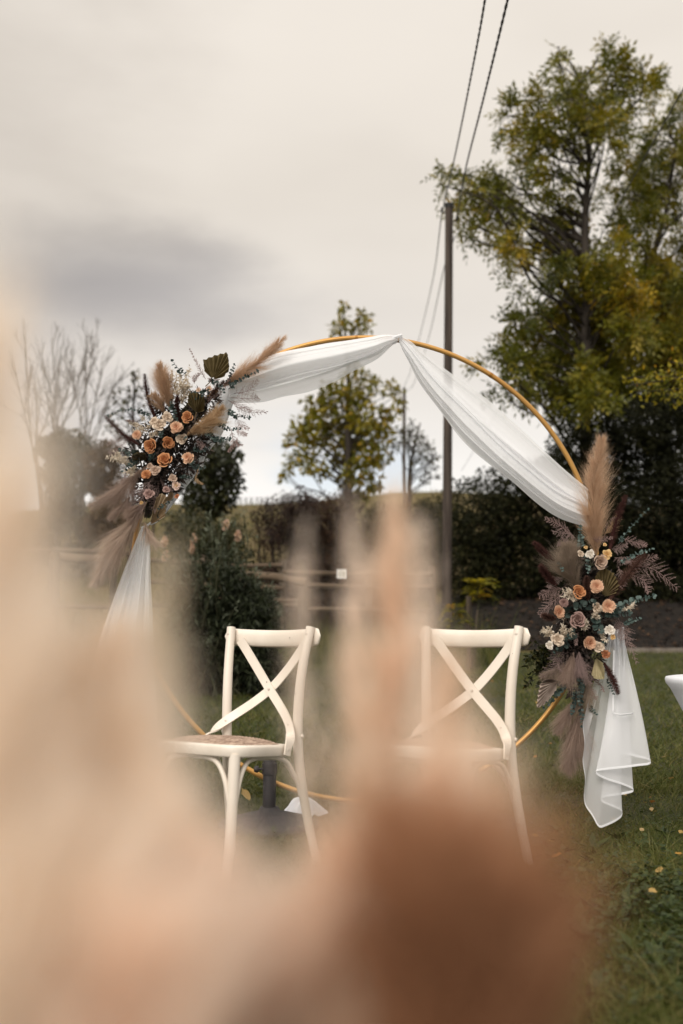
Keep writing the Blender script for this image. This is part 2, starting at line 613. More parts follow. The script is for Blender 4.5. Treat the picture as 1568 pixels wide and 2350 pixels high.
ground('lawn', np.concatenate([np.linspace(-40, -2, 14), np.linspace(-1.5, 16.0, 90)]), MT['lawn'])
ground('pasture_hill', np.concatenate([np.linspace(16.0, 30, 50), np.linspace(31, 75, 45), np.geomspace(78, 900, 14)]), MT['pasture'])
ground('soil_bed', np.linspace(16.12, 20.5, 24), MT['soil'], np.linspace(1.1, 16, 60), .02)


def kerb_build():
    mb = MB()
    xs = np.linspace(4.2, 15.5, 50)
    P = np.stack([xs, np.full_like(xs, 16.02) + .12 * np.sin(xs * .5), gz(xs, 16.02) + .03], -1)
    ribbon(mb, P, np.tile([0, .16, 0], (len(P), 1)), .09)
    tag(mb.build('kerb', MT['kerb'], smooth=False), kind='structure')


kerb_build()


# ------------------------------------------------------------------ lawn grass, clover, fallen leaves
def in_view(n, y0, y1, power=1.0, pad=1.6):
    y = y0 + (y1 - y0) * RNG.random(n) ** power
    x = (RNG.random(n) * 2 - 1) * (y * 784 / F * pad + .25)
    return x, y


def grass_build():
    mb = MB()
    for n, y0, y1, h0, h1, w, pw in ((165000, 1.5, 6.0, .030, .085, .0034, 1.25), (115000, 5.5, 16.0, .05, .10, .007, 1.3), (9000, 1.4, 5.0, .07, .14, .0036, 1.0)):
        x, y = in_view(n, y0, y1, pw)
        # patches of longer and shorter grass
        patch = .5 + .5 * np.sin(x * 3.1 + 1.3 * np.sin(y * 2.3)) * np.cos(y * 2.7 + np.sin(x * 4.1))
        base = np.stack([x, y, gz(x, y) - .004], -1)
        lean = RNG.normal(size=(n, 2)) * .38
        d0 = nrm(np.stack([lean[:, 0], lean[:, 1], np.ones(n)], -1))
        bend = np.stack([lean[:, 0] * .9 + RNG.normal(size=n) * .2, lean[:, 1] * .9 + RNG.normal(size=n) * .2, -np.abs(RNG.normal(size=n)) * .3], -1)
        L = (h0 + (h1 - h0) * RNG.random(n)) * (.65 + .6 * patch)
        t = np.clip(.22 + .35 * patch + RNG.normal(size=n) * .2, 0, .9)
        t = np.where(RNG.random(n) < .05, 1.0, t)
        hairs(mb, base, d0, bend, L, w * (.7 + .6 * RNG.random(n)), 4, t)
    tag(mb.build('grass', MT['grass']), 'short mown lawn grass with pale dry blades', 'grass', kind='stuff')
    mb = MB()
    # clover and plantain patches, mostly low in the near right of the lawn
    n = 1100
    cx = np.concatenate([RNG.normal(1.05, .28, n // 2), RNG.uniform(-1.2, 1.6, n - n // 2)])
    cy = np.concatenate([RNG.normal(2.9, .45, n // 2), RNG.uniform(1.8, 6.5, n - n // 2)])
    for k in range(3):
        a = RNG.uniform(0, 2 * PI) + k * 2.09 + RNG.normal(size=n) * .3
        base = np.stack([cx, cy, gz(cx, cy) + RNG.uniform(.035, .075, n)], -1)
        d = np.stack([np.cos(a), np.sin(a), RNG.normal(size=n) * .25], -1)
        L = RNG.uniform(.012, .026, n)
        discs(mb, base, d, np.tile([0, 0, 1.0], (n, 1)) + RNG.normal(size=(n, 3)) * .25, L, L * .95, RNG.random(n))
    m = 260
    cx = RNG.normal(1.1, .5, m); cy = RNG.normal(3.0, .7, m)
    for k in range(5):
        a = RNG.uniform(0, 2 * PI, m)
        base = np.stack([cx, cy, gz(cx, cy) + .012], -1)
        d = np.stack([np.cos(a), np.sin(a), RNG.uniform(.2, .9, m)], -1)
        leaves(mb, base, d, np.tile([0, 0, 1.0], (m, 1)), RNG.uniform(.05, .10, m), RNG.uniform(.018, .035, m), RNG.random(m) * .8)
    tag(mb.build('clover', MT['clover']), 'low clover and broad weeds among the lawn grass', 'weeds', kind='stuff')
    # rough weeds along the foot of the fence, the bush and the bank
    mb = MB()
    n = 9000
    x = RNG.uniform(-6, 2.2, n); y = RNG.normal(14.6, .7, n)
    base = np.stack([x, y, gz(x, y)], -1)
    d0 = nrm(np.stack([RNG.normal(size=n) * .3, RNG.normal(size=n) * .3, np.ones(n)], -1))
    hairs(mb, base, d0, RNG.normal(size=(n, 3)) * .25, RNG.uniform(.15, .75, n) * (.5 + .5 * RNG.random(n)), .014, 4, np.clip(RNG.normal(.45, .3, n), 0, 1))
    tag(mb.build('rough_grass', MT['grass']), 'tall rough grass and weeds along the foot of the log fence', 'grass', kind='stuff')
    # dry pasture tufts
    mb = MB()
    n = 16000
    y = 19 + 42 * RNG.random(n) ** .8; x = (RNG.random(n) * 1.4 - 1) * y * .45
    base = np.stack([x, y, gz(x, y) - .02], -1)
    d0 = nrm(np.stack([RNG.normal(size=n) * .35, RNG.normal(size=n) * .35, np.ones(n)], -1))
    hairs(mb, base, d0, RNG.normal(size=(n, 3)) * .2, RNG.uniform(.12, .35, n), .03, 3, RNG.uniform(.45, 1.0, n))
    tag(mb.build('pasture_grass', MT['grass']), 'dry yellowed grass tufts on the pasture slope', 'grass', kind='stuff')
    # leaf litter on the bank
    mb = MB()
    n = 2600
    x = RNG.uniform(1.3, 10, n); y = 16.15 + 3 * RNG.random(n) ** 1.3
    base = np.stack([x, y, gz(x, y) + .03 + RNG.random(n) * .03], -1)
    leaves(mb, base, RNG.normal(size=(n, 3)) * [1, 1, .3], np.array([[0, -.4, 1.0]]) + RNG.normal(size=(n, 3)) * .5, RNG.uniform(.05, .11, n), RNG.uniform(.03, .06, n), np.clip(RNG.normal(.35, .3, n), 0, 1))
    tag(mb.build('leaf_litter', MT['litterdark']), 'brown fallen leaf litter on the dark bank under the hedge', 'leaf litter', kind='stuff')


grass_build()


def fallen_leaves():
    protos = []
    for k in range(4):
        mb = MB()
        nseg = 9
        a = np.linspace(0, 1, nseg)
        half = np.sin(a * PI) ** .8 * (.34 + .06 * np.cos(a * 22 + k))
        curl = (.10 + .05 * k)
        top = np.stack([a - .5, half, curl * half + .1 * (a - .5) ** 2 + .05 * np.sin(a * 9)], -1)
        ctr = np.stack([a - .5, a * 0, .1 * (a - .5) ** 2], -1)
        bot = np.stack([a - .5, -half, curl * half * .6 + .1 * (a - .5) ** 2], -1)
        V = np.stack([bot, ctr, top], 1)
        grid(mb, V, nseg, 3, [.55, .8, .3, .95][k])
        o = mb.build('fallen_leaf', MT['litter'])
        protos.append(o)
    first = [True] * 4
    for i in range(70):
        x, y = in_view(1, 2.3, 12.0, 1.0, 1.0)
        if i < 64:
            x, y = np.array([RNG.uniform(.75, 3.6)]), np.array([RNG.uniform(3.0, 11.5)])
            if x[0] > y[0] * .36:
                x = y * RNG.uniform(.15, .35)
        k = i % 4
        o = protos[k] if first[k] else protos[k].copy()
        if not first[k]:
            COL.objects.link(o)
        first[k] = False
        o.location = (float(x[0]), float(y[0]), float(gz(x, y)[0]) + .055)
        o.rotation_euler = (RNG.normal() * .35, RNG.normal() * .35, RNG.uniform(0, 6.28))
        s = RNG.uniform(.024, .046)
        o.scale = (s, s, s)
        tag(o, 'small curled yellow or brown fallen leaf lying on the lawn', 'leaf', 'fallen leaves scattered on the lawn')
    o = protos[1].copy(); COL.objects.link(o)
    p = at(563, 1838, 5.05)
    o.location = (p[0], p[1], .07); o.scale = (.10, .10, .10); o.rotation_euler = (.9, .2, 1.2)
    tag(o, 'large bright orange fallen leaf in the grass beside the iron stand', 'leaf')


MT['litter'] = mat('fallen_leaf', (1, 1, 1), .7, transl=.2, ramp=shades((.16, .07, .022), (.33, .14, .03), (.36, .22, .04), (.36, .26, .13)))
fallen_leaves()


# ------------------------------------------------------------------ trees and shrubs
def pinnate(mb, c, rad, n, leaf, lets, LL, LW, tint, squash=1.0):
    """tufts of pinnate leaves that spray from the twig ends and hang a little"""
    nt = max(1, n // 6)
    off, v = ball(nt, .12)
    k = RNG.integers(0, nt, n)
    base = (c + off * np.array([1, 1.2, squash]) * rad)[k] + RNG.normal(size=(n, 3)) * leaf * .06
    d = nrm(v[k] * .35 + nrm(RNG.normal(size=(n, 3))) * .9 + np.array([0, 0, -.12]))
    sd = perp(d)
    t = np.clip(tint + RNG.normal() * .09 + RNG.normal(size=n) * .10, 0, 1)
    for j in range(lets):
        s = .2 + .8 * (j // 2) / max(1, (lets - 1) // 2)
        sg = 0 if j == lets - 1 else (1 if j % 2 else -1)
        b = base + d * (leaf * s)
        b[:, 2] -= leaf * .25 * s * s
        dd = d * (.55 if sg else 1) + sd * sg * .85 + RNG.normal(size=(n, 3)) * .15 + np.array([0, 0, -.25])
        leaves(mb, b, dd, np.cross(sd, d) + RNG.normal(size=(n, 3)) * .4, LL * RNG.uniform(.7, 1.2, n), LW * RNG.uniform(.8, 1.2, n), np.clip(t + RNG.normal(size=n) * .05, 0, 1))


def simple(mb, c, rad, n, LL, LW, tint, squash=1.0, shell=.4):
    off, v = ball(n, shell)
    base = c + off * np.array([1, 1, squash]) * rad
    d = v * .6 + RNG.normal(size=(n, 3)) * .7 + np.array([0, 0, -.25])
    leaves(mb, base, d, RNG.normal(size=(n, 3)) * .6 + [0, -.3, 1.0], LL * RNG.uniform(.6, 1.25, n), LW * RNG.uniform(.7, 1.25, n), np.clip(tint + RNG.normal(size=n) * .13, 0, 1))


def limb(mb, p, q, r0, r1, wob=.08, n=9, sag=0.0):
    L = np.linalg.norm(q - p)
    m1 = p + (q - p) * .35 + RNG.normal(size=3) * wob * L * .6 + np.array([0, 0, sag * L])
    m2 = p + (q - p) * .7 + RNG.normal(size=3) * wob * L * .5 + np.array([0, 0, sag * L * .6])
    P = spline([p, m1, m2, q], n)
    tube(mb, P, np.linspace(r0, r1, n), 5, cap=False)
    return P


def tree(name, label, D, trunk, r0, r1, clumps, leafmat, leaf_kind, dens, tint=.4, spread=1.6, group=None, cat='tree', twigs=3, size=1.0, bark='bark', clumpr=1.0):
    """trunk: photograph points; clumps: (px, py, radius px, tint shift)"""
    base = at(trunk[0][0], trunk[0][1], D)
    base[2] = float(gz(base[0], base[1])) - .05
    root = thing(name, label, cat, base, group)
    tp = [base] + [at(x, y, D) for x, y in trunk[1:]]
    if len(tp) > 2:
        tp[0][2] = min(tp[0][2], tp[1][2] - .3)
    TP = spline(tp, 40)
    mb = MB()
    tube(mb, TP, np.linspace(r0, r1, 40) * (1 + .5 * np.exp(-np.linspace(0, 20, 40))), 9)
    cr, lb = MB(), MB()
    px = D / F
    for cl in clumps:
        x, y, r = cl[:3]
        ts = cl[3] if len(cl) > 3 else 0
        if leaf_kind == 'pinnate':
            ts += -.16 * float(sstep(820, 960, y))   # shade low in the ash crown, put into a darker leaf tint
        rad = r * px * clumpr
        c = at(x, y, D + RNG.uniform(-1, 1) * spread)
        # limb from the trunk
        k = int(np.argmin(np.linalg.norm(TP - c, axis=1) + 1.3 * np.clip(TP[:, 2] - (c[2] - .6 * np.linalg.norm((TP - c)[:, :2], axis=1)), 0, None)))
        Lb = np.linalg.norm(c - TP[k])
        rr = min(.30 * r0, .008 + .008 * Lb * min(size, 1.3))
        if Lb > rad * .3:
            limb(lb, TP[k], c, rr, .006 * size, .09, 10, .06)
        for _ in range(twigs):
            q = c + nrm(RNG.normal(size=3) + [0, 0, .2]) * rad * RNG.uniform(.6, 1.15)
            limb(lb, c + RNG.normal(size=3) * rad * .15, q, .007 * min(size, 1.3), .003, .1, 6)
        area = (rad ** 2) * PI
        if leaf_kind == 'pinnate':
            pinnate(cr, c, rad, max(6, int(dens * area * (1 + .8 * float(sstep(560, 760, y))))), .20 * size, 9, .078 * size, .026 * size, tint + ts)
        elif leaf_kind == 'big':
            simple(cr, c, rad, max(6, int(dens * area)), .15 * size, .085 * size, tint + ts, 1.0)
        else:
            simple(cr, c, rad, max(6, int(dens * area)), .085 * size, .05 * size, tint + ts, 1.0)
    mb.build('trunk', MT[bark], root)
    if lb.n:
        lb.build('branches', MT[bark], root)
    if cr.n:
        cr.build('crown', MT[leafmat], root)
    return root


def cc3(L):
    return [(964 + .3852 * a[0], 55 + .3852 * a[1], .3852 * a[2], *(a[3:] or ())) for a in L]


Y_ = .16
ASH = cc3([
    (825, 135, 42, .1), (820, 190, 36, .05), (830, 250, 62, .05), (955, 290, 55), (975, 350, 80), (1110, 165, 55), (1180, 190, 70), (1240, 250, 90, .08), (1150, 290, 70),
    (1330, 260, 55, .08), (1330, 370, 90, .05), (1430, 360, 60), (1400, 400, 50), (1290, 540, 82, .08), (1200, 430, 85), (1120, 380, 70), (1000, 450, 100, .08), (1040, 540, 100),
    (880, 420, 80), (850, 500, 100), (770, 420, 60), (700, 470, 80), (640, 460, 55), (560, 540, 80), (500, 540, 45), (490, 620, 55), (570, 620, 75), (640, 600, 90), (720, 700, 80),
    (690, 760, 60), (760, 620, 90), (850, 620, 100), (930, 660, 90), (980, 600, 100), (1090, 600, 90), (1100, 690, 70), (1190, 560, 70), (1010, 730, 60), (1130, 800, 45),
    (620, 860, 75), (590, 910, 50), (660, 830, 40), (560, 790, 35), (830, 920, 70), (890, 880, 45), (800, 990, 75), (900, 1060, 85), (800, 1150, 95), (880, 1200, 100), (740, 1230, 80), (960, 1130, 60),
    (700, 1170, 50), (165, 900, 62, .05), (220, 880, 55), (130, 960, 35), (300, 1000, 60), (250, 960, 55), (300, 1070, 85), (260, 1160, 75), (240, 1260, 45), (360, 1010, 60), (420, 940, 85, .05), (440, 880, 45), (400, 1080, 80), (500, 960, 65),
    (480, 1080, 75), (540, 1020, 70), (590, 1060, 60), (560, 1140, 70), (350, 1200, 60), (450, 1260, 75), (520, 1260, 85), (500, 1340, 55), (600, 1290, 80), (620, 1210, 60), (680, 1290, 70), (545, 1430, 38), (520, 1400, 40), (598, 1565, 38),
    (800, 1330, 95), (720, 1380, 70), (880, 1420, 95), (790, 1480, 75), (960, 1330, 80), (940, 1500, 90), (1050, 1400, 80, .05), (840, 1570, 80),
    (1100, 1330, 60, Y_), (1160, 1330, 70, .15), (1230, 1390, 90, .13), (1190, 1440, 70, Y_), (1080, 1480, 90), (1010, 1420, 70), (1100, 1560, 110, .13), (1200, 1540, 110, Y_), (1270, 1620, 90, Y_), (1150, 1640, 110, .15), (1020, 1620, 90, .1),
    (950, 1680, 90, .05), (870, 1700, 90), (760, 1730, 90), (690, 1720, 50), (640, 1790, 80), (560, 1790, 50), (700, 1860, 100), (830, 1830, 100), (960, 1800, 110), (1080, 1760, 110, .05), (1210, 1740, 110, .12),
    (600, 1930, 60), (460, 1960, 50), (400, 1990, 40), (540, 1900, 45), (500, 2010, 60), (620, 2030, 90), (740, 1980, 100), (880, 1960, 110), (1010, 1930, 110), (1140, 1890, 110), (700, 2110, 90), (840, 2100, 110), (980, 2080, 110), (1110, 2040, 110), (1250, 1850, 100, .1), (1230, 2000, 110, .1),
    (1300, 1730, 90, .15), (770, 2230, 80), (900, 2230, 110), (1040, 2220, 110), (1170, 2180, 110), (620, 2180, 60), (500, 2150, 45)])
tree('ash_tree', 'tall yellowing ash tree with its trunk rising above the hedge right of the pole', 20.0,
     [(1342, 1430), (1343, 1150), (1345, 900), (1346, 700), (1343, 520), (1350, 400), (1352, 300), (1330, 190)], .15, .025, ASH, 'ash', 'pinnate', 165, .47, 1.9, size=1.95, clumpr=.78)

ASHR = cc3([
    (1500, 490, 45), (1545, 500, 70), (1580, 570, 90), (1540, 640, 60), (1220, 780, 50), (1270, 760, 45), (1340, 690, 90), (1390, 640, 50), (1390, 770, 70), (1330, 790, 60), (1440, 720, 55), (1530, 720, 70), (1590, 740, 80), (1500, 830, 75), (1570, 880, 80),
    (1290, 900, 85), (1220, 870, 55), (1200, 970, 70), (1130, 990, 45), (1270, 1000, 80), (1380, 920, 80), (1430, 850, 60), (1340, 1040, 100), (1420, 1120, 100), (1360, 1180, 100), (1270, 1150, 90), (1190, 1120, 60), (1250, 1240, 80), (1170, 1270, 50),
    (1460, 1010, 60), (1540, 1010, 70), (1600, 1100, 90), (1500, 1220, 60), (1570, 1260, 70), (1340, 1310, 80), (1420, 1400, 90), (1340, 1480, 90), (1450, 1500, 95), (1550, 1450, 90), (1400, 1590, 100, .1), (1500, 1600, 110, .05), (1590, 1560, 90),
    (1400, 1700, 110, .16), (1490, 1740, 110, .16), (1570, 1690, 90, .1), (1450, 1830, 100, .15), (1550, 1830, 110, .2), (1350, 1800, 90, .13), (1370, 1930, 110, .1), (1490, 1960, 110, .1), (1590, 1960, 110), (1340, 2080, 110, .05), (1460, 2100, 110), (1580, 2100, 110),
    (1330, 2220, 110), (1460, 2240, 110), (1580, 2240, 110), (1680, 600, 110), (1700, 800, 110), (1700, 1000, 110), (1700, 1250, 110), (1700, 1500, 120), (1700, 1800, 120), (1700, 2100, 120)])
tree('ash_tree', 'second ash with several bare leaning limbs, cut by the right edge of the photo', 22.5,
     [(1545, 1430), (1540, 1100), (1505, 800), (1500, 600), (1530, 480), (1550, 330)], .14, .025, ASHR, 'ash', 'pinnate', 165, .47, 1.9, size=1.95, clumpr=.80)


def cc4(L):
    return [(551 + .3513 * a[0], 679 + .3513 * a[1], .3513 * a[2], *(a[3:] or ())) for a in L]


MID = cc4([(672, 70, 30), (668, 120, 34), (655, 190, 42), (625, 215, 40), (700, 205, 35), (780, 130, 30), (815, 125, 40), (800, 175, 35), (840, 215, 30), (745, 215, 26), (790, 225, 25),
           (740, 480, 45), (800, 530, 50), (880, 560, 40), (880, 600, 45), (690, 540, 45), (640, 590, 55), (570, 610, 50), (600, 670, 80), (690, 660, 80), (780, 640, 80), (820, 700, 60), (480, 720, 50), (430, 680, 25), (460, 770, 45), (510, 790, 60),
           (1000, 600, 40), (1030, 650, 40), (970, 640, 30), (1040, 710, 40), (960, 760, 50), (1010, 780, 35), (560, 790, 90), (690, 760, 90), (800, 800, 90), (900, 820, 80), (950, 860, 60), (400, 840, 55), (440, 890, 70), (370, 890, 50), (510, 900, 80), (610, 900, 100), (720, 900, 100), (830, 910, 100), (930, 920, 70),
           (330, 940, 32), (310, 960, 22), (470, 950, 50), (540, 990, 50), (380, 1050, 50), (420, 1040, 45), (330, 1080, 45), (300, 1140, 34), (290, 1180, 24), (440, 1110, 50), (500, 1120, 50), (550, 1150, 50), (700, 1020, 90), (800, 1040, 90), (880, 1040, 60), (640, 1080, 50), (760, 1150, 80), (850, 1130, 70), (930, 1060, 60), (690, 1180, 60), (800, 1250, 70), (880, 1220, 60)])
tree('lime_tree', 'bushy yellow-green tree framed by the hoop, its thin top twigs rising above it', 38.0,
     [(795, 1180), (800, 1060), (797, 960), (800, 870), (795, 790), (787, 700)], .17, .02, MID, 'ash', 'big', 150, .58, 2.2, size=1.9)

APP = cc4([(1060, 890, 50), (1110, 900, 60), (1160, 920, 60), (1100, 970, 60), (1190, 960, 60), (1230, 990, 55), (1180, 1030, 60), (1260, 1040, 50), (1230, 1090, 45), (1290, 1060, 30), (1150, 1080, 50), (1210, 1150, 40), (1275, 1130, 36), (1240, 1190, 32), (1295, 1180, 26), (1200, 1220, 30), (1120, 830, 25), (1040, 960, 40), (1000, 990, 45)])
tree('apple_tree', 'low spreading apple tree with bare hanging twigs between the two poles', 32.0,
     [(935, 1170), (940, 1100), (950, 1030), (965, 970)], .10, .02, APP, 'green', 'simple', 170, .60, 1.5, size=1.5, twigs=14)


def cc1(L):
    return [(183.6 + .3278 * a[0], 716 + .3278 * a[1], .3278 * a[2], *(a[3:] or ())) for a in L]


HOLM = cc1([(980, 930, 40), (1040, 960, 45), (930, 960, 50), (1080, 1010, 40), (990, 1010, 60), (900, 1020, 60), (1060, 1080, 50), (970, 1090, 70), (880, 1100, 70), (1090, 1140, 38), (1040, 1170, 60), (950, 1180, 75), (860, 1190, 70), (1090, 1220, 35), (1030, 1250, 60), (940, 1270, 70), (860, 1280, 65), (1040, 1320, 45), (970, 1350, 60), (890, 1360, 65), (800, 1300, 60), (790, 1380, 60), (860, 960, 40), (820, 1130, 50), (760, 1240, 50)])
tree('evergreen_tree', 'dark glossy rounded tree just behind the flowers on the upper left of the hoop', 20.0,
     [(480, 1260), (478, 1180), (482, 1100), (488, 1030)], .10, .03, HOLM, 'green', 'big', 520, .30, .9, size=1.0, clumpr=1.4)

SML = cc1([(388, 415, 18), (385, 450, 22), (378, 485, 24), (340, 530, 30), (320, 570, 40), (400, 535, 34), (425, 570, 28), (370, 600, 40), (300, 620, 34), (240, 600, 24), (255, 640, 30), (420, 640, 34), (330, 660, 36), (230, 700, 34), (275, 720, 40), (210, 760, 34), (240, 800, 40), (300, 780, 36), (190, 830, 30), (450, 700, 34), (480, 740, 24), (260, 860, 40), (330, 850, 50), (400, 760, 50)])
tree('young_tree', 'thin young tree with sparse brown-green leaves peeping out left of the flowers', 24.0,
     [(305, 1160), (308, 1050), (306, 950), (310, 855)], .07, .015, SML, 'green', 'big', 170, .60, .8, size=1.0)


def bare_tree(D, base, tops, label):
    b = at(base[0], base[1], D)
    b[2] = float(gz(b[0], b[1])) - .1
    root = thing('bare_tree', label, 'tree', b, 'bare trees at the pasture edge')
    mt, mbr = MB(), MB()
    fork = at(base[0] + (tops[0][0] - base[0]) * .15, base[1] - 90, D)
    P = spline([b, (b + fork) / 2 + RNG.normal(size=3) * .08, fork], 12)
    tube(mt, P, np.linspace(.12, .06, 12), 8)

    def rec(p, q, r, lvl):
        Q = limb(mbr, p, q, r, max(.0045, r * .35), .05, 10, .02)
        if lvl == 0:
            return
        L = np.linalg.norm(q - p)
        d = nrm(q - p)
        for k in range(6 if lvl == 2 else 5):
            s = RNG.uniform(.25, .95)
            o = Q[int(s * 9)]
            dd = nrm(d + RNG.normal(size=3) * [.45, .3, .25] + [0, 0, .25])
            rec(o, o + dd * L * (1.05 - s * .75) * RNG.uniform(.45, .75), r * .5, lvl - 1)

    for x, y in tops:
        rec(fork + RNG.normal(size=3) * .05, at(x, y, D + RNG.uniform(-1.2, 1.2)), .026, 2)
    mt.build('trunk', MT['twig'], root)
    mbr.build('branches', MT['twig'], root)


bare_tree(30.0, (88, 1150), [(55, 770), (30, 830), (78, 870), (110, 930)], 'bare tree with few thin branches, mostly lost behind the cream blur')
bare_tree(31.0, (132, 1150), [(118, 775), (148, 765), (165, 790), (95, 830), (185, 850)], 'leafless tree with dense upright twigs, middle of the three bare trees')
bare_tree(32.0, (190, 1150), [(212, 755), (236, 815), (198, 800), (280, 860), (250, 905), (172, 840)], 'leafless tree with twigs leaning right towards the flowers')


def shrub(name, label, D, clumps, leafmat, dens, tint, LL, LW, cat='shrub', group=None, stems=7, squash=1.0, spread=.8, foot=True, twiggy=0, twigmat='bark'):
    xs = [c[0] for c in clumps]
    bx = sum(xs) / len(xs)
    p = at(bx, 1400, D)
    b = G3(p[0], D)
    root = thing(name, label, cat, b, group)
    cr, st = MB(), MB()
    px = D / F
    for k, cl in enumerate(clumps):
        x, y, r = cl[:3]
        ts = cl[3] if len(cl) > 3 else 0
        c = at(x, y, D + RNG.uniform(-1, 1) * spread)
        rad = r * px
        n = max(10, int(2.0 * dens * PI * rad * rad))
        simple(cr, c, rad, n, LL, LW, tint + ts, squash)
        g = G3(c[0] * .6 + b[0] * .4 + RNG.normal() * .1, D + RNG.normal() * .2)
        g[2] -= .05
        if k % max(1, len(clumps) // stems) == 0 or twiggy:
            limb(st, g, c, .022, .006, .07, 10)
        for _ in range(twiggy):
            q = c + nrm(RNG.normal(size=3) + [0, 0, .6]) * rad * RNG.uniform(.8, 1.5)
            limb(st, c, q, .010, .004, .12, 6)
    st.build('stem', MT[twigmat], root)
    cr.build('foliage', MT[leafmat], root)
    return root


def mass(x0, x1, top, bot, r, n, jitter=.35, ts=0):
    """clumps that fill an area whose top edge is the polyline `top`"""
    out = []
    xs = np.array([t[0] for t in top], float); ys = np.array([t[1] for t in top], float)
    for _ in range(n):
        x = RNG.uniform(x0, x1)
        yt = float(np.interp(x, xs, ys)) + r * .8
        y = yt + (bot - yt) * RNG.random()
        out.append((x, y, r * RNG.uniform(.6, 1.25), ts + RNG.normal() * .08))
    for x in np.arange(x0, x1, r * .9):
        out.append((x + RNG.normal() * 4, float(np.interp(x, xs, ys)) + r * .7 + RNG.normal() * r * .3, r * RNG.uniform(.5, .9), ts))
    return out


# hedge on the bank to the right: one big shrub beside the other
HG = 'shrubs of the dark hedge on the bank'
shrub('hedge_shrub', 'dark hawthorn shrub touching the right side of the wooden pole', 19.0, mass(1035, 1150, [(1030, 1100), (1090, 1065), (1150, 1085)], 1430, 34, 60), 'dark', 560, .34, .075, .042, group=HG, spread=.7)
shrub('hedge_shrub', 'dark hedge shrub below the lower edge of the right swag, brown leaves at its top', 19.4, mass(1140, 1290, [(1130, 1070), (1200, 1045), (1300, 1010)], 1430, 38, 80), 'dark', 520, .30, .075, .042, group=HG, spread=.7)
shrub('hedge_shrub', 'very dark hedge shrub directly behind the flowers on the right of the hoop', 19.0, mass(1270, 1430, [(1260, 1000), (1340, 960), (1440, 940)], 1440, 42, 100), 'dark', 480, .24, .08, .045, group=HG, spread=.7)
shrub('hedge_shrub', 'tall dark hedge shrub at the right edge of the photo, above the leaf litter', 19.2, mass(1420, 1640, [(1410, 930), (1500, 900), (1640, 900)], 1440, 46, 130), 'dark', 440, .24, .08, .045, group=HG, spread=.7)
# beyond the fence
BG = 'shrubs beyond the log fence'
shrub('russet_shrub', 'dark purple-brown shrub with bare twigs on the skyline left of the lime tree', 21.0, mass(590, 720, [(585, 1180), (640, 1130), (690, 1120), (720, 1140)], 1400, 28, 80), 'russet', 520, .30, .06, .036, group=BG, twiggy=3)
shrub('russet_shrub', 'russet and green shrub behind the white sign on the fence', 21.5, mass(715, 860, [(710, 1130), (780, 1120), (870, 1150)], 1400, 32, 85), 'russet', 420, .55, .065, .038, group=BG, twiggy=1)
shrub('bramble_shrub', 'low dark green bramble shrub left of the wooden pole', 22.0, mass(850, 1030, [(850, 1165), (940, 1150), (1030, 1120)], 1400, 32, 85), 'dark', 440, .45, .07, .04, group=BG)
shrub('field_shrub', 'brownish green shrub under the dark rounded tree', 17.5, mass(390, 570, [(380, 1180), (440, 1165), (500, 1180), (580, 1200)], 1430, 30, 100), 'green', 480, .50, .07, .035, group=BG)
shrub('ivy_shrub', 'grey-green ivy thicket wrapped round the feet of the bare trees', 29.0, mass(95, 205, [(90, 1010), (150, 985), (205, 1010)], 1290, 26, 70), 'green', 330, .42, .11, .075, group=BG, twigmat='twig')
shrub('autumn_shrub', 'orange-brown autumn shrub behind the flowers at far left', 28.0, mass(205, 290, [(200, 1030), (250, 1010), (300, 1040)], 1230, 24, 60), 'brownleaf', 330, .45, .10, .06, group=BG)


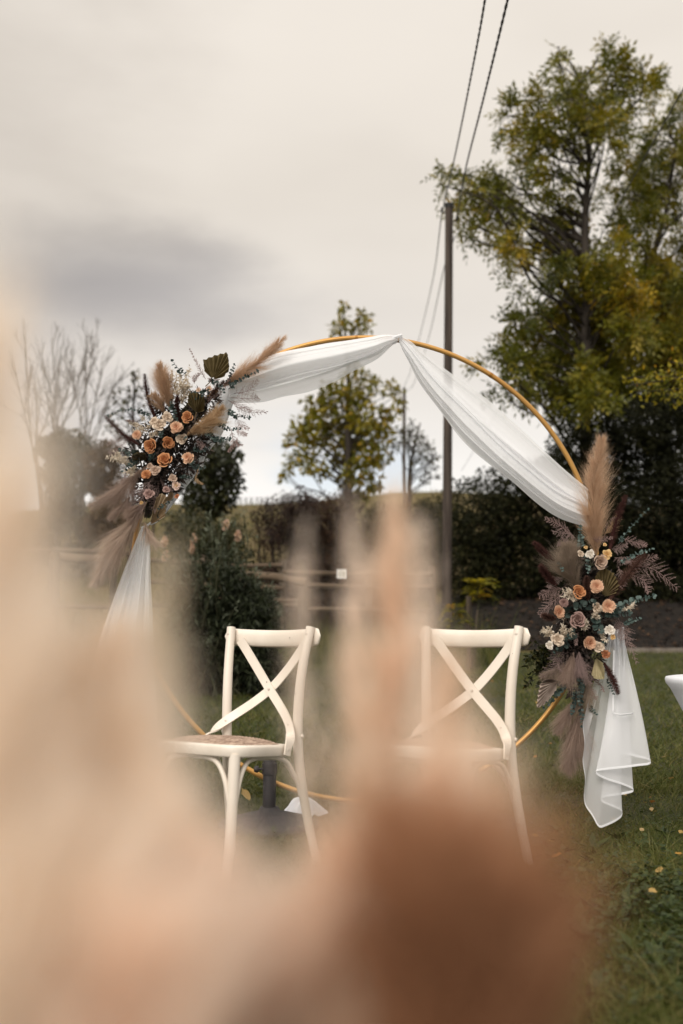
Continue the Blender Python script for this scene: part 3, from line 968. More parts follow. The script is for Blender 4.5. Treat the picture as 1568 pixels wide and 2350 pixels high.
def buddleia():
    D = 10.0
    p = at(505, 1580, D)
    b = G3(p[0], D)
    root = thing('buddleia_bush', 'loose dark butterfly bush with grey shoots and pale flower spikes behind the left chair', 'bush', b)
    st, lf = MB(), MB()
    tips = []
    for _ in range(90):
        x = RNG.uniform(395, 640); y = RNG.uniform(1190, 1520)
        e = abs(x - 500) / 140
        if y < 1195 + 190 * e ** 1.6:
            y = 1195 + 190 * e ** 1.6 + RNG.uniform(0, 60)
        tips.append((x, y))
    spikes = [(378, 1246), (380, 1278), (441, 1260), (444, 1239), (546, 1232), (518, 1207), (700, 1478), (640, 1562), (686, 1395)]
    tips = [(x, y) for x, y in tips] + spikes[:6] + [(560, 1180), (480, 1185), (512, 1190), (470, 1250)]
    for x, y in tips:
        q = at(x, y, D + RNG.uniform(-.5, .5))
        P = limb(st, b + RNG.normal(size=3) * [.25, .15, .02], q, .012, .004, .05, 14, .03)
        d = nrm(q - P[0])
        n = 62
        k = RNG.uniform(.22, 1.0, n)
        base = P[(k * 13).astype(int)] + RNG.normal(size=(n, 3)) * .07
        dd = RNG.normal(size=(n, 3)) + d * .8
        leaves(lf, base, dd, RNG.normal(size=(n, 3)) * .4 + [0, 0, 1], RNG.uniform(.06, .12, n), RNG.uniform(.014, .026, n), np.clip(RNG.normal(.30, .18, n) + .1 * k, 0, .75))
        m = 14  # pale young shoot leaves at the tip
        leaves(lf, np.tile(q, (m, 1)) + RNG.normal(size=(m, 3)) * .02, RNG.normal(size=(m, 3)) + d * 1.4, RNG.normal(size=(m, 3)), RNG.uniform(.04, .07, m), .010, RNG.uniform(.6, 1.0, m))
    # thick lower body
    for c in mass(410, 630, [(400, 1330), (500, 1260), (640, 1400)], 1570, 30, 60):
        simple(lf, at(c[0], c[1], D + RNG.uniform(-.4, .4)), c[2] * D / F, 110, .10, .024, .25)
    st.build('stem', MT['gstem'], root)
    lf.build('foliage', MT['buddleia'], root)
    for x, y in spikes[:6]:
        mb = MB()
        q = at(x, y, D)
        n = 260
        t = RNG.random(n)
        ax = np.array([RNG.normal() * .2, 0, 1.0])
        base = q + ax * (t * .11 - .05)[:, None] + perp(np.tile(ax, (n, 1))) * (.028 * np.sin(np.clip(t * 1.02, 0, 1) * PI * .9 + .25))[:, None]
        discs(mb, base, perp(np.tile(ax, (n, 1))) + ax * .6, RNG.normal(size=(n, 3)), .018, .016, RNG.random(n))
        mb.build('flower_spike', PET['blush'], root)


buddleia()


def sapling(x, y, D, label, n, r, base_y):
    q = at(x, y, D)
    b = G3(at(x - 12, base_y, D)[0], D)
    root = thing('sumac_sapling', label, 'sapling', b, 'young sumacs by the hedge')
    st, lf = MB(), MB()
    P = limb(st, b, q, .012, .006, .02, 10)
    for _ in range(n):
        d = nrm(RNG.normal(size=3) * [1, .8, .35] + [0, 0, .35])
        L = r * D / F * RNG.uniform(.8, 1.2)
        o = P[RNG.integers(7, 10)] + RNG.normal(size=3) * .02
        m1 = o + d * L * .5 + [0, 0, .03]; m2 = o + d * L + [0, 0, -.06]
        R = spline([o, m1, m2], 12)
        tube(st, R, .003, 4, cap=False)
        sd = nrm(np.cross(d, [0, 0, 1]))
        k = np.arange(2, 12)
        t = RNG.uniform(.2, .8)
        for sg in (-1, 1):
            leaves(lf, R[k], np.tile(sd * sg + d * .45 + [0, 0, -.15], (10, 1)) + RNG.normal(size=(10, 3)) * .12, np.tile([0, 0, 1.0], (10, 1)), L * .42, L * .12, np.clip(t + RNG.normal(size=10) * .15, 0, 1))
    st.build('stem', MT['gstem'], root)
    lf.build('foliage', MT['yellowleaf'], root)


sapling(1100, 1345, 13.0, 'small sumac sapling with bright yellow-green leaves beside the wooden stake', 16, 40, 1475)
sapling(1046, 1400, 12.5, 'dull yellow sumac sapling half hidden in the blur at the foot of the pole', 12, 34, 1500)


def stakes():
    D = 12.8
    for (x, y0, y1, r, lab) in ((1076, 1368, 1500, .032, 'weathered square stake standing beside the bright sumac sapling'), (1088, 1400, 1500, .010, 'thin pale cane leaning beside the wooden stake')):
        p0 = G3(at(x - (8 if r < .02 else 0), y1, D)[0], D); q = at(x + (8 if r < .02 else 0), y0, D)
        mb = MB()
        P = np.array([p0 - [0, 0, .1], q])
        tube(mb, spline(P, 4), r, 4 if r > .02 else 6)
        tag(mb.build('garden_stake' if r > .02 else 'garden_cane', MT['fencepost'], smooth=r < .02), lab, 'stake')


stakes()


def overhang():
    D = 11.0
    b = at(1720, 900, D); b[2] = 0
    g0 = G3(at(1800, 1400, D)[0], D)
    root = thing('plum_tree', 'yellow-green plum branch reaching in from the right edge over the hedge', 'tree', g0)
    tr, br, lf = MB(), MB(), MB()
    top = at(1810, 860, D)
    tube(tr, spline([g0 - [0, 0, .1], (g0 + top) / 2 + [.05, 0, 0], top], 14), np.linspace(.09, .05, 14), 8)
    for tgt in ((1425, 868), (1460, 900), (1500, 855), (1530, 905), (1560, 925), (1570, 880), (1540, 830), (1440, 885)):
        q = at(*tgt, D + RNG.uniform(-.5, .5))
        P = limb(br, top - [0, 0, RNG.uniform(.0, .5)], q, .022, .004, .05, 16, .05)
        n = 110
        k = RNG.uniform(.35, 1, n)
        base = P[(k * 15).astype(int)] + RNG.normal(size=(n, 3)) * .06
        leaves(lf, base, RNG.normal(size=(n, 3)) + [-.4, 0, -.5], RNG.normal(size=(n, 3)) + [0, 0, 1.0], RNG.uniform(.045, .075, n), RNG.uniform(.022, .035, n), np.clip(RNG.normal(.35, .25, n), 0, 1))
    tr.build('trunk', MT['bark'], root); br.build('branches', MT['bark'], root); lf.build('crown', MT['yellowleaf'], root)


overhang()


# ------------------------------------------------------------------ poles and wires
def pole(x_top, y_top, x_bot, D, r, label, cap=True):
    q = at(x_top, y_top, D)
    b = G3(at(x_bot, 1300, D)[0], D)
    root = thing('utility_pole', label, 'pole', b, 'wooden line poles')
    mb = MB()
    P = spline([b - [0, 0, .4], q], 12)
    tube(mb, P, np.linspace(r * 1.12, r * .92, 12), 14)
    mb.build('shaft', MT['pole'], root)
    if cap:
        mb = MB()
        tube(mb, np.array([q - [0, 0, .05], q + [0, 0, .005], q + [0, 0, .03], q + [0, 0, .045]]), [r * 1.02, r * 1.15, r * 1.12, r * .5], 14)
        mb.build('cap', MT['polecap'], root)
        for sx, dz in ((-1, .13), (1, .28)):
            mb = MB()
            h = q + [sx * r * .9, -.02, -dz]
            tube(mb, spline([h, h + [sx * .05, 0, 0], h + [sx * .06, -.02, .05]], 6), .012, 6)
            tube(mb, np.array([h + [sx * .06, -.03, .0], h + [sx * .06, -.03, .07]]), .022, 8)
            mb.build('bracket', MT['polecap'], root)
    return q


PT = pole(1031, 472, 1021, 16.0, .072, 'tall weathered wooden pole with black cap rising behind the hoop')
PF = pole(928, 890, 928, 50.0, .085, 'distant thin wooden pole seen through the hoop beside the lime tree', cap=False)


def wire(pts, r, label, twist=0, m='cable', n=160):
    P = spline(pts, n)
    mb = MB()
    if twist:
        seg = np.linalg.norm(np.diff(P, axis=0), axis=1)
        s = np.concatenate([[0], np.cumsum(seg)])
        T, N, B = frames(P)
        for ph in (0, PI):
            a = s / twist * 2 * PI + ph
            tube(mb, P + (N * np.cos(a)[:, None] + B * np.sin(a)[:, None]) * r * .55, r * 1.1, 6)
    else:
        tube(mb, P, r, 5)
    tag(mb.build('overhead_wire', MT[m]), label, 'wire', 'overhead wires')


hl, hr = PT + [-.13, -.03, -.16], PT + [.13, -.03, -.22]
wire([hl, at(1047, 345, 11.5), at(1085, 155, 8.6), at(1113, 0, 7.0), at(1150, -260, 5.2)], .0062, 'black twisted cable running up from the pole top, left one of the pair', .30, n=420)
wire([hr, at(1066, 400, 12.5), at(1110, 225, 9.2), at(1165, 0, 6.7), at(1240, -330, 4.8)], .0070, 'thicker black twisted cable from the pole top, right one of the pair', .33, n=420)
wire([hl, at(994, 640, 24), at(962, 778, 36), at(940, 858, 46), PF + [-.08, 0, -.1]], .011, 'thin grey wire from the pole down to the distant pole, upper left one', m='wirefar')
wire([PT + [.10, .08, -.5], at(1018, 622, 20), at(984, 776, 34), at(950, 880, 46), PF + [.08, 0, -.2]], .011, 'thin grey wire from behind the pole to the distant pole, lower right one', m='wirefar')
wire([at(1640, 78, 8.0), at(1568, 205, 9.5), at(1430, 450, 13.0), at(1330, 628, 17.5), at(1180, 880, 27), at(1060, 1080, 45)], .008, 'single thin black wire slanting across the ash tree', n=120)


# ------------------------------------------------------------------ fences
def log(mb, p, q, r, n=10):
    P = spline([p, (p + q) / 2 + RNG.normal(size=3) * .012, q], 8)
    rr = r * (1 + RNG.normal(size=8) * .04)
    tube(mb, P, rr, n)


def fences():
    D = 15.0
    p0 = at(600, 1400, D)
    root = thing('log_fence', 'rustic post and rail fence of weathered round logs behind the chairs', 'fence', G3(p0[0], D))

    def post(x, ytop, r=.05, D=D):
        q = at(x, ytop, D)
        b = G3(q[0], D)
        mb = MB()
        tube(mb, np.array([b - [0, 0, .3], (b + q) / 2, q - [0, 0, .01], q]), [r, r, r, r * .8], 8)
        mb.build('post', MT['fencepost'], root)

    def rail(x0, y0, x1, y1, r=.04, D0=D - .08, D1=D - .08):
        mb = MB()
        log(mb, at(x0, y0, D0), at(x1, y1, D1), r)
        mb.build('rail', MT['fence'], root)

    for x, y in ((650, 1285), (705, 1330), (990, 1300), (470, 1275), (300, 1268), (120, 1262), (-60, 1255), (846, 1310)):
        post(x, y, .055)
    for a in ((470, 1290, 648, 1298), (300, 1283, 472, 1292), (470, 1342, 650, 1350), (300, 1336, 472, 1342), (120, 1262, 300, 1270), (-60, 1250, 120, 1264),
              (652, 1313, 850, 1316), (846, 1314, 992, 1317), (705, 1343, 992, 1346), (706, 1398, 992, 1402), (500, 1373, 705, 1380), (640, 1389, 707, 1391), (470, 1392, 640, 1398), (300, 1388, 470, 1392), (120, 1392, 300, 1396)):
        rail(*a, r=.036)
    # nearer, thicker rail that ends at a post
    root2 = thing('log_fence', 'nearer thick log rail on low posts crossing in front of the rustic fence', 'fence', G3(at(560, 1400, 13.6)[0], 13.6))
    root = root2
    for a in ((545, 1320, 702, 1337, .058), (120, 1277, 272, 1285, .062)):
        mb = MB()
        log(mb, at(a[0], a[1], 13.7), at(a[2], a[3], 13.5), a[4])
        mb.build('rail', MT['fence'], root2)
    for x, y in ((694, 1325), (548, 1308), (262, 1272), (130, 1268)):
        post(x, y, .05, 13.65)
    # the sign
    s = at(785, 1317, 14.85)
    rs = thing('notice_sign', 'small white notice fixed to the rail of the log fence', 'sign', s)
    mb = MB(); box(mb, s, (.145, .012, .135)); mb.build('board', MT['sign'], rs, smooth=False)
    mb = MB()
    for k, (dx, dz, w, h) in enumerate(((-.02, .035, .075, .012), (.035, .012, .03, .03), (-.03, .008, .05, .008), (-.02, -.012, .07, .008), (.03, -.03, .035, .02), (-.03, -.036, .05, .008))):
        box(mb, s + [dx, -.0085, dz], (w, .004, h))
    mb.build('print', MT['signink'], rs, smooth=False)
    # pasture fence on the slope and the one on the skyline
    D2 = 36.0
    rp = thing('pasture_fence', 'dark single-rail fence on the pasture slope at far left', 'fence', G3(at(200, 1225, D2)[0], D2))
    pp = []
    for x in (110, 160, 208, 256, 304, 352):
        q = at(x, 1222, D2)
        b = G3(q[0], D2)
        q[2] = b[2] + 1.0
        mb = MB(); tube(mb, np.array([b - [0, 0, .2], q]), .055, 6); mb.build('post', MT['fencepost'], rp)
        pp.append(b)
    for a, b in zip(pp[:-1], pp[1:]):
        mb = MB(); log(mb, a + [0, -.06, .72], b + [0, -.06, .72], .04, 6); mb.build('rail', MT['fencepost'], rp)
    D3 = 60.0
    rk = thing('skyline_fence', 'tiny wire fence with thin posts along the skyline left of the lime tree', 'fence', G3(at(590, 1165, D3)[0], D3))
    pp = []
    for x in np.arange(540, 640, 12.5):
        q = at(float(x), 1160, D3)
        b = G3(q[0], D3)
        mb = MB(); tube(mb, np.array([b - [0, 0, .2], b + [RNG.normal() * .05, 0, .46 + RNG.normal() * .04]]), .035, 5); mb.build('post', MT['fencepost'], rk)
        pp.append(b)
    for h in (.38, .20):
        mb = MB(); tube(mb, np.array(pp) + [0, 0, h], .010, 4); mb.build('wire', MT['cable'], rk)


fences()

# ------------------------------------------------------------------ hoop
RING_Y = 4.9


def hoop():
    pts = [(830, 767), (655, 800), (1000, 789), (1075, 824), (1150, 882), (1210, 942), (1262, 1005), (1300, 1062), (1328, 1105), (1280, 1590), (1240, 1655), (1175, 1735), (1110, 1778), (1050, 1806), (465, 1680), (385, 1560), (570, 1758), (604, 1782), (665, 1812)]
    W = np.array([at(x, y, RING_Y) for x, y in pts])
    A = np.stack([W[:, 0], W[:, 2], np.ones(len(W))], -1)
    sol = np.linalg.lstsq(A, (W[:, 0] ** 2 + W[:, 2] ** 2), rcond=None)[0]
    cx, cz = sol[0] / 2, sol[1] / 2
    R = math.sqrt(sol[2] + cx * cx + cz * cz)
    print('HOOP', cx, cz, R)
    root = thing('hoop_arch', 'large round gold metal wedding hoop dressed with cloth and flowers', 'arch', (cx, RING_Y, 0))
    mb = MB()
    a = np.linspace(0, 2 * PI, 181)
    P = np.stack([cx + R * np.cos(a), np.full_like(a, RING_Y), cz + R * np.sin(a)], -1)
    tube(mb, P, .0125, 12, cap=False)
    mb.build('ring', MT['gold'], root)
    for k in range(10):
        b = math.radians(20 + 36 * k)
        aa = np.linspace(b - .006, b + .006, 4)
        P = np.stack([cx + R * np.cos(aa), np.full_like(aa, RING_Y), cz + R * np.sin(aa)], -1)
        mb = MB(); tube(mb, P, .0136, 12); mb.build('joint_sleeve', MT['goldseam'], root)
    return cx, cz, R


HX, HZ, HR = hoop()


# ------------------------------------------------------------------ white drape
def swag(mb, up, lo, D, nu=80, nv=64, folds=5.0, amp=.03, seed=0, bulge=.05, gather0=1.0, gather1=.25):
    r = np.random.default_rng(seed)
    U = spline(np.array([[x, y, 0] for x, y in up], float), nu)
    L = spline(np.array([[x, y, 0] for x, y in lo], float), nu)
    V = np.zeros((nu, nv, 3))
    ph = r.uniform(0, 6, 4)
    for i in range(nu):
        s = i / (nu - 1)
        g = 1 - (gather0 * (1 - s) ** 3)
        for j in range(nv):
            v = j / (nv - 1)
            # folds crowd together now and then
            vv = v + .05 * math.sin(v * 9 + ph[0]) + .03 * math.sin(s * 5 + ph[1])
            dep = amp * (.35 + .65 * g) * (math.sin(vv * folds * 2 * PI + ph[2] + .9 * math.sin(s * 3)) + .45 * math.sin(vv * folds * 4.6 * PI + ph[3]))
            dep += amp * .20 * max(0, math.sin(v * 7.0 + ph[3] + 2 * s)) * math.sin(v * 2 * PI * 7.1 + ph[1] + 2.2 * math.sin(s * 4 + v * 3)) + amp * .10 * max(0, math.sin(v * 5.0 + ph[2] - 3 * s)) * math.sin(v * 2 * PI * 14.7 + ph[0] + 2.0 * math.sin(s * 4.1))
            dep *= math.sin(PI * min(1, max(0, v * .94 + .03))) ** .5
            p = U[i] * (1 - v) + L[i] * v
            V[i, j] = at(p[0], p[1] + 2.5 * math.sin(s * 21 + v * 3) * (v > .93), D - bulge * math.sin(PI * v) * g + dep)
    grid(mb, V, nu, nv)


def edge_strip(mb, P, w, off):
    """a folded hem: a narrow strip just in front of the cloth edge"""
    P = np.asarray(P)
    T = nrm(np.gradient(P, axis=0))
    ribbon(mb, P + off, nrm(np.cross(T, [0, 1.0, 0])) * w, .0015)


def drape():
    root = thing('white_drape', 'long sheer white cloth tied to the hoop in two swags with loose tails', 'drape', (HX, RING_Y - .02, 0))
    D = RING_Y - .03
    mb = MB()
    upL = [(916, 769), (880, 768), (850, 773), (750, 789), (655, 806), (600, 822), (545, 850), (520, 870)]
    loL = [(914, 783), (890, 803), (850, 832), (780, 870), (700, 900), (640, 915), (590, 922), (530, 930)]
    swag(mb, upL, loL, D, folds=2.6, amp=.016, seed=3, bulge=.07)
    loL2 = [(914, 781), (890, 798), (850, 820), (780, 848), (700, 868), (640, 884), (590, 893), (530, 905)]
    swag(mb, upL, loL2, D - .035, folds=2.2, amp=.012, seed=5, bulge=.09)
    mb.build('swag', MT['chiffon'], root)
    mb = MB()
    upR = [(918, 770), (945, 785), (972, 809), (1043, 862), (1102, 904), (1130, 926), (1195, 984), (1253, 1038), (1299, 1080), (1350, 1122)]
    loR = [(915, 782), (924, 805), (940, 832), (966, 884), (1014, 950), (1060, 1007), (1118, 1061), (1180, 1111), (1234, 1154), (1291, 1192), (1350, 1214)]
    swag(mb, upR, loR, D, folds=3.0, amp=.018, seed=11, bulge=.08)
    upR2 = [(918, 771), (940, 790), (960, 812), (1010, 868), (1060, 912), (1090, 940), (1150, 1003), (1215, 1058), (1275, 1105), (1350, 1142)]
    swag(mb, upR2, loR, D - .03, folds=3.4, amp=.014, seed=13, bulge=.09)
    mb.build('swag', MT['chiffon'], root)
    # the knot at the top
    mb = MB()
    k = at(916, 776, D - .02)
    tube(mb, spline([k + [-.035, -.02, -.008], k + [0, -.03, .004], k + [.012, 0, .014], k + [0, .05, .018], k + [-.012, .06, 0], k + [-.03, .02, -.02]], 24), .007, 8)
    mb.build('knot', MT['hem'], root)
    # cloth running behind the upper left flowers
    mb = MB()
    rt = [(548, 880), (540, 915), (520, 970), (505, 1004), (479, 1040), (456, 1076), (429, 1116), (393, 1165), (367, 1191), (344, 1206), (330, 1212)]
    lf = [(505, 870), (495, 915), (459, 988), (433, 1030), (410, 1076), (397, 1109), (380, 1149), (361, 1185), (345, 1198), (336, 1204), (322, 1210)]
    swag(mb, lf, rt, D - .01, folds=2.2, amp=.010, seed=21, bulge=.02, gather0=0)
    swag(mb, lf, rt, D + .02, folds=1.7, amp=.008, seed=23, bulge=.02, gather0=0)
    mb.build('wrap', MT['chiffon_dense'], root)
    # left tail
    mb = MB()
    lf = [(325, 1210), (308, 1250), (290, 1295), (262, 1370), (235, 1450), (215, 1520), (195, 1620), (185, 1740), (178, 1850)]
    rt = [(340, 1212), (345, 1260), (346, 1320), (350, 1400), (352, 1480), (356, 1560), (362, 1650), (368, 1750), (372, 1850)]
    swag(mb, lf, rt, D - .03, folds=3.2, amp=.022, seed=31, bulge=.04)
    swag(mb, [(a + 12 * i / 8, b) for i, (a, b) in enumerate(lf)], [(a - 14 * i / 8, b) for i, (a, b) in enumerate(rt)], D + .01, folds=2.6, amp=.02, seed=33, bulge=.02)
    mb.build('tail', MT['chiffon'], root)
    # right tail, zigzag hem
    C = lambda x, y, d: at(1156.7 + .4101 * x, 963.9 + .4101 * y, RING_Y - .03 + d)
    hem = [(447, 1690, .0), (446, 1900, -.01), (455, 2165, -.03), (540, 2287, -.09), (665, 2222, -.02), (672, 2190, .0), (545, 2140, .02), (540, 2115, .02), (735, 2082, .02), (738, 2070, .02), (508, 1985, -.05), (500, 1965, -.05), (818, 1928, .0), (822, 1905, .02), (620, 1852, .10), (612, 1835, .11), (640, 1640, .12)]
    top = [(575, 1200, .0)] * 1
    nh = 150
    hp = np.array([C(h[0], h[1], h[2] - .26) for h in hem])
    sl = np.concatenate([[0], np.cumsum(np.linalg.norm(np.diff(hp, axis=0), axis=1))])
    Hs = np.stack([np.interp(np.linspace(0, sl[-1], nh), sl, hp[:, k]) for k in range(3)], -1)
    for _ in range(2):
        Hs[1:-1] = .25 * Hs[:-2] + .5 * Hs[1:-1] + .25 * Hs[2:]
    x0 = np.linspace(588, 672, nh)
    tops = np.array([C(x, 1195 - 40 * (i / nh), .02 + .03 * math.sin(i * .35)) for i, x in enumerate(x0)])
    nt = 34
    V = np.zeros((nh, nt, 3))
    for j in range(nt):
        t = j / (nt - 1)
        w = t ** 1.0
        V[:, j] = tops * (1 - w) + Hs * w
        # right outline bows outwards and the folds soften
        V[:, j, 0] += .018 * math.sin(t * PI) * np.linspace(-.3, 1, nh) + .004 * np.sin(np.arange(nh) * .5 + t * 4)
        V[:, j, 1] += .012 * math.sin(t * PI) * np.sin(np.arange(nh) * .21 + t * 2.0)
    mb = MB(); grid(mb, V, nh, nt)
    tl = mb.build('tail', MT['chiffon_sheer'], root)
    mb = MB()
    V2 = np.stack([V[:, -1] + [0, -.002, 0], V[:, -1] + [0, -.002, .0] + (V[:, -2] - V[:, -1]) * .55], 1)
    # fixed hem height of 14 mm
    up = nrm(V[:, -3] - V[:, -1]) * .009
    V2 = np.stack([V[:, -1] + [0, -.002, -.001], V[:, -1] + [0, -.002, 0] + up], 1)
    grid(mb, V2, nh, 2)
    V3 = V2 + np.array([0, .004, 0]); grid(mb, V3, nh, 2)
    mb.build('hem', MT['hem'], tl)
    # cloth edge hems of the right swag and the tail's seam
    mb = MB()
    seam = [C(612, 1290, -.08), C(610, 1450, -.15), C(608, 1640, -.22), C(650, 1648, -.22), C(720, 1640, -.18)]
    edge_strip(mb, spline(seam[:3], 20), .008, [0, -.01, 0])
    edge_strip(mb, spline(seam[2:], 12), .008, [0, -.01, 0])
    mb.build('seam', MT['hem'], tl)


drape()


def cloth_heap():
    mb = MB()
    c = at(690, 1868, 5.1); c[2] = .0
    nu, nv = 40, 40
    V = np.zeros((nu, nv, 3))
    for i in range(nu):
        for j in range(nv):
            a = 2 * PI * i / (nu - 1); r = j / (nv - 1)
            R = .07 + .03 * math.sin(3 * a + 1) + .015 * math.sin(7 * a)
            V[i, j] = [c[0] + R * r * math.cos(a) * 1.25, c[1] + R * r * math.sin(a) * .7, -.035 + (.075 + .012 * math.sin(5 * a + 4 * r)) * (1 - r ** 2.2) + .008 * math.sin(11 * a) * r]
    grid(mb, V, nu, nv)
    tag(mb.build('white_cloth', MT['linen']), 'white cloth heaped on the grass behind the iron stand', 'cloth')


cloth_heap()


# ------------------------------------------------------------------ iron stands
def stand():
    root = thing('parasol_base', 'dark iron parasol base with radial ribs under the left chair, its post in view', 'stand', (0, 0, 0), 'iron bases that hold the hoop')
    mb = MB()
    prof = [(.0, .0), (.235, .0), (.242, .012), (.240, .03), (.225, .040), (.16, .056), (.10, .072), (.055, .085), (.045, .10), (.042, .105), (.0, .105)]
    lathe(mb, prof, 144, ridge=lambda r, a: .0045 * (np.abs(np.sin(a * 18)) - .5) * ((r > .06) & (r < .232)))
    mb.build('plate', MT['iron'], root)
    mb = MB(); tube(mb, np.array([[0, 0, .09], [0, 0, .335], [0, 0, .342]]), [.031, .031, .028], 20); mb.build('post', MT['iron'], root)
    mb = MB(); tube(mb, np.array([[0, 0, .255], [0, 0, .305]]), .036, 20); mb.build('collar', MT['iron'], root)
    mb = MB(); tube(mb, np.array([[-.03, -.01, .28], [-.055, -.016, .28]]), .006, 8)
    tube(mb, np.array([[-.052, -.015, .28], [-.06, -.017, .28], [-.072, -.02, .28]]), [.014, .017, .012], 10); mb.build('knob', MT['iron'], root)
    return root


st0 = stand()
p = at(618, 1885, 4.85)
st0.location = (p[0], 4.85, -.06)
st1 = copy_tree(st0)
p = at(1082, 1870, 4.85)
st1.location = (p[0], 4.85, -.06); st1.rotation_euler = (0, 0, 1.1)
tag(st1, 'dark iron parasol base mostly lost in blur under the right chair')


# ------------------------------------------------------------------ chairs
def chair():
    root = thing('crossback_chair', 'cream crossback chair on the left, its woven seat and whole backrest in view', 'chair', (0, 0, 0), 'cream crossback chairs')
    paint = MT['paint']

    # seat outline
    def outline(sc, n=72):
        P = []
        for k in range(n):
            a = 2 * PI * k / n
            ca, sa = math.cos(a), math.sin(a)
            e = .42
            x = math.copysign(abs(ca) ** e, ca); y = math.copysign(abs(sa) ** e, sa)
            w = .197 + (-.020) * y   # wider at the front (y negative)
            P.append((x * w * sc, y * .205 * sc))
        return np.array(P)

    mb = MB()
    rings = [(.93, .432), (.985, .430), (1.0, .436), (1.0, .462), (.985, .470), (.90, .472), (.88, .466)]
    n = 72
    V = np.concatenate([np.c_[outline(s), np.full(n, z)] for s, z in rings])
    V[:, 2] -= .085 * (V[:, 1] + .13)
    i, j = np.meshgrid(np.arange(len(rings) - 1), np.arange(n), indexing='ij'); j2 = (j + 1) % n
    mb.add(V, np.stack([i * n + j, i * n + j2, (i + 1) * n + j2, (i + 1) * n + j], -1).reshape(-1, 4))
    und = np.c_[outline(.93), np.full(n, .432)]
    und = np.vstack([und, [[0, 0, .432]]])
    und[:, 2] -= .085 * (und[:, 1] + .13)
    k = np.arange(n)
    mb.add(und, np.stack([(k + 1) % n, k, np.full(n, n)], -1))
    mb.build('seat_frame', paint, root)
    # woven cushion: herringbone ridges modelled in the surface
    mb = MB()
    nr, na = 40, 120
    out = outline(.875, na)
    V = np.zeros((nr, na, 3))
    for a in range(nr):
        s = a / (nr - 1)
        V[a, :, :2] = out * s
        V[a, :, 2] = .466 + .028 * (1 - s ** 3.2)
    V[..., 2] -= .085 * (V[..., 1] + .13)
    V[..., 2] += .0020 * np.sin(V[..., 0] * 430 + 260 * np.abs(V[..., 1])) * (1 - np.linspace(0, 1, nr)[:, None] ** 8)
    i, j = np.meshgrid(np.arange(nr - 1), np.arange(na), indexing='ij'); j2 = (j + 1) % na
    mb.add(V.reshape(-1, 3), np.stack([i * na + j, (i + 1) * na + j, (i + 1) * na + j2, i * na + j2], -1).reshape(-1, 4))
    mb.build('woven_seat', MT['rattan'], root)
    # legs and rear posts
    for sx in (-1, 1):
        mb = MB()
        P = spline([(sx * .185, -.228, 0), (sx * .178, -.196, .15), (sx * .172, -.168, .445)], 14)
        tube(mb, P, np.linspace(.0155, .0205, 14), 14)
        mb.build('front_leg', paint, root)
    RP = {}
    for sx in (-1, 1):
        mb = MB()
        P = spline([(sx * .204, .288, 0), (sx * .189, .248, .16), (sx * .177, .218, .32), (sx * .171, .205, .45), (sx * .173, .206, .60), (sx * .181, .222, .74), (sx * .195, .252, .882)], 40)
        tube(mb, P, np.concatenate([np.linspace(.0155, .0195, 20), np.linspace(.0195, .0175, 20)]), 14)
        mb.build('rear_post', paint, root)
        RP[sx] = P
    # top rail, curved backwards, its ends rounded and passing behind the posts
    mb = MB()
    nu = 41
    u = np.linspace(-1, 1, nu)
    prof = np.array([(-1, .0), (-.8, .35), (-.3, .5), (.3, .5), (.8, .35), (1, 0), (.8, -.35), (.3, -.5), (-.3, -.5), (-.8, -.35)])
    V = np.zeros((nu, len(prof), 3))
    for i, s in enumerate(u):
        x = s * .234
        y = .262 + .040 * (1 - s * s)
        end = max(1e-3, 1 - max(0, abs(s) - .90) / .10)
        hgt = .033 * math.sqrt(max(0, 1 - (1 - end) ** 2)) + .001
        th = .022 * (.25 + .75 * end)
        for j, (a, b) in enumerate(prof):
            V[i, j] = [x, y + b * th, .846 + a * hgt - .010 * (1 - s * s)]
    m_ = len(prof)
    i, j = np.meshgrid(np.arange(nu - 1), np.arange(m_), indexing='ij'); j2 = (j + 1) % m_
    mb.add(V.reshape(-1, 3), np.stack([i * m_ + j, i * m_ + j2, (i + 1) * m_ + j2, (i + 1) * m_ + j], -1).reshape(-1, 4))
    mb.build('top_rail', paint, root)
    # crossing straps
    for sx, dy in ((1, -.005), (-1, .003)):
        mb = MB()
        pts = [(-sx * .160, .272 + dy, .832), (-sx * .125, .276 + dy, .785), (-sx * .065, .272 + dy, .712), (0, .258 + dy, .642), (sx * .065, .232 + dy, .588), (sx * .125, .198 + dy, .543),
               (sx * .165, .162, .506), (sx * .190, .130, .474), (sx * .199, .106, .447), (sx * .200, .097, .416)]
        P = spline(pts, 44)
        T = nrm(np.gradient(P, axis=0))
        s = np.linspace(0, 1, 44)
        nv = np.stack([sx * sstep(.60, .95, s), -(1 - sstep(.60, .95, s)) - .05, .25 * (1 - s)], -1)
        W = nrm(np.cross(nv, T)) * (.037 - .004 * s)[:, None]
        ribbon(mb, P, W, .006)
        strap = mb.build('cross_strap', paint, root, smooth=False)
        for q, nn in ((P[-4], (sx, 0, 0)), (P[27], (0, -1, 0))):
            mb = MB()
            q = np.array(q) + np.array(nn) * .003
            tube(mb, np.array([q, q + np.array(nn) * .0015, q + np.array(nn) * .002]), [.0058, .0054, .003], 10)
            mb.build('screw', MT['screw'], strap)
    mb = MB(); q = np.array([0, .249, .642])
    tube(mb, np.array([q, q + [0, -.003, 0], q + [0, -.005, 0]]), [.0055, .005, .003], 10); mb.build('screw', MT['screw'], root)
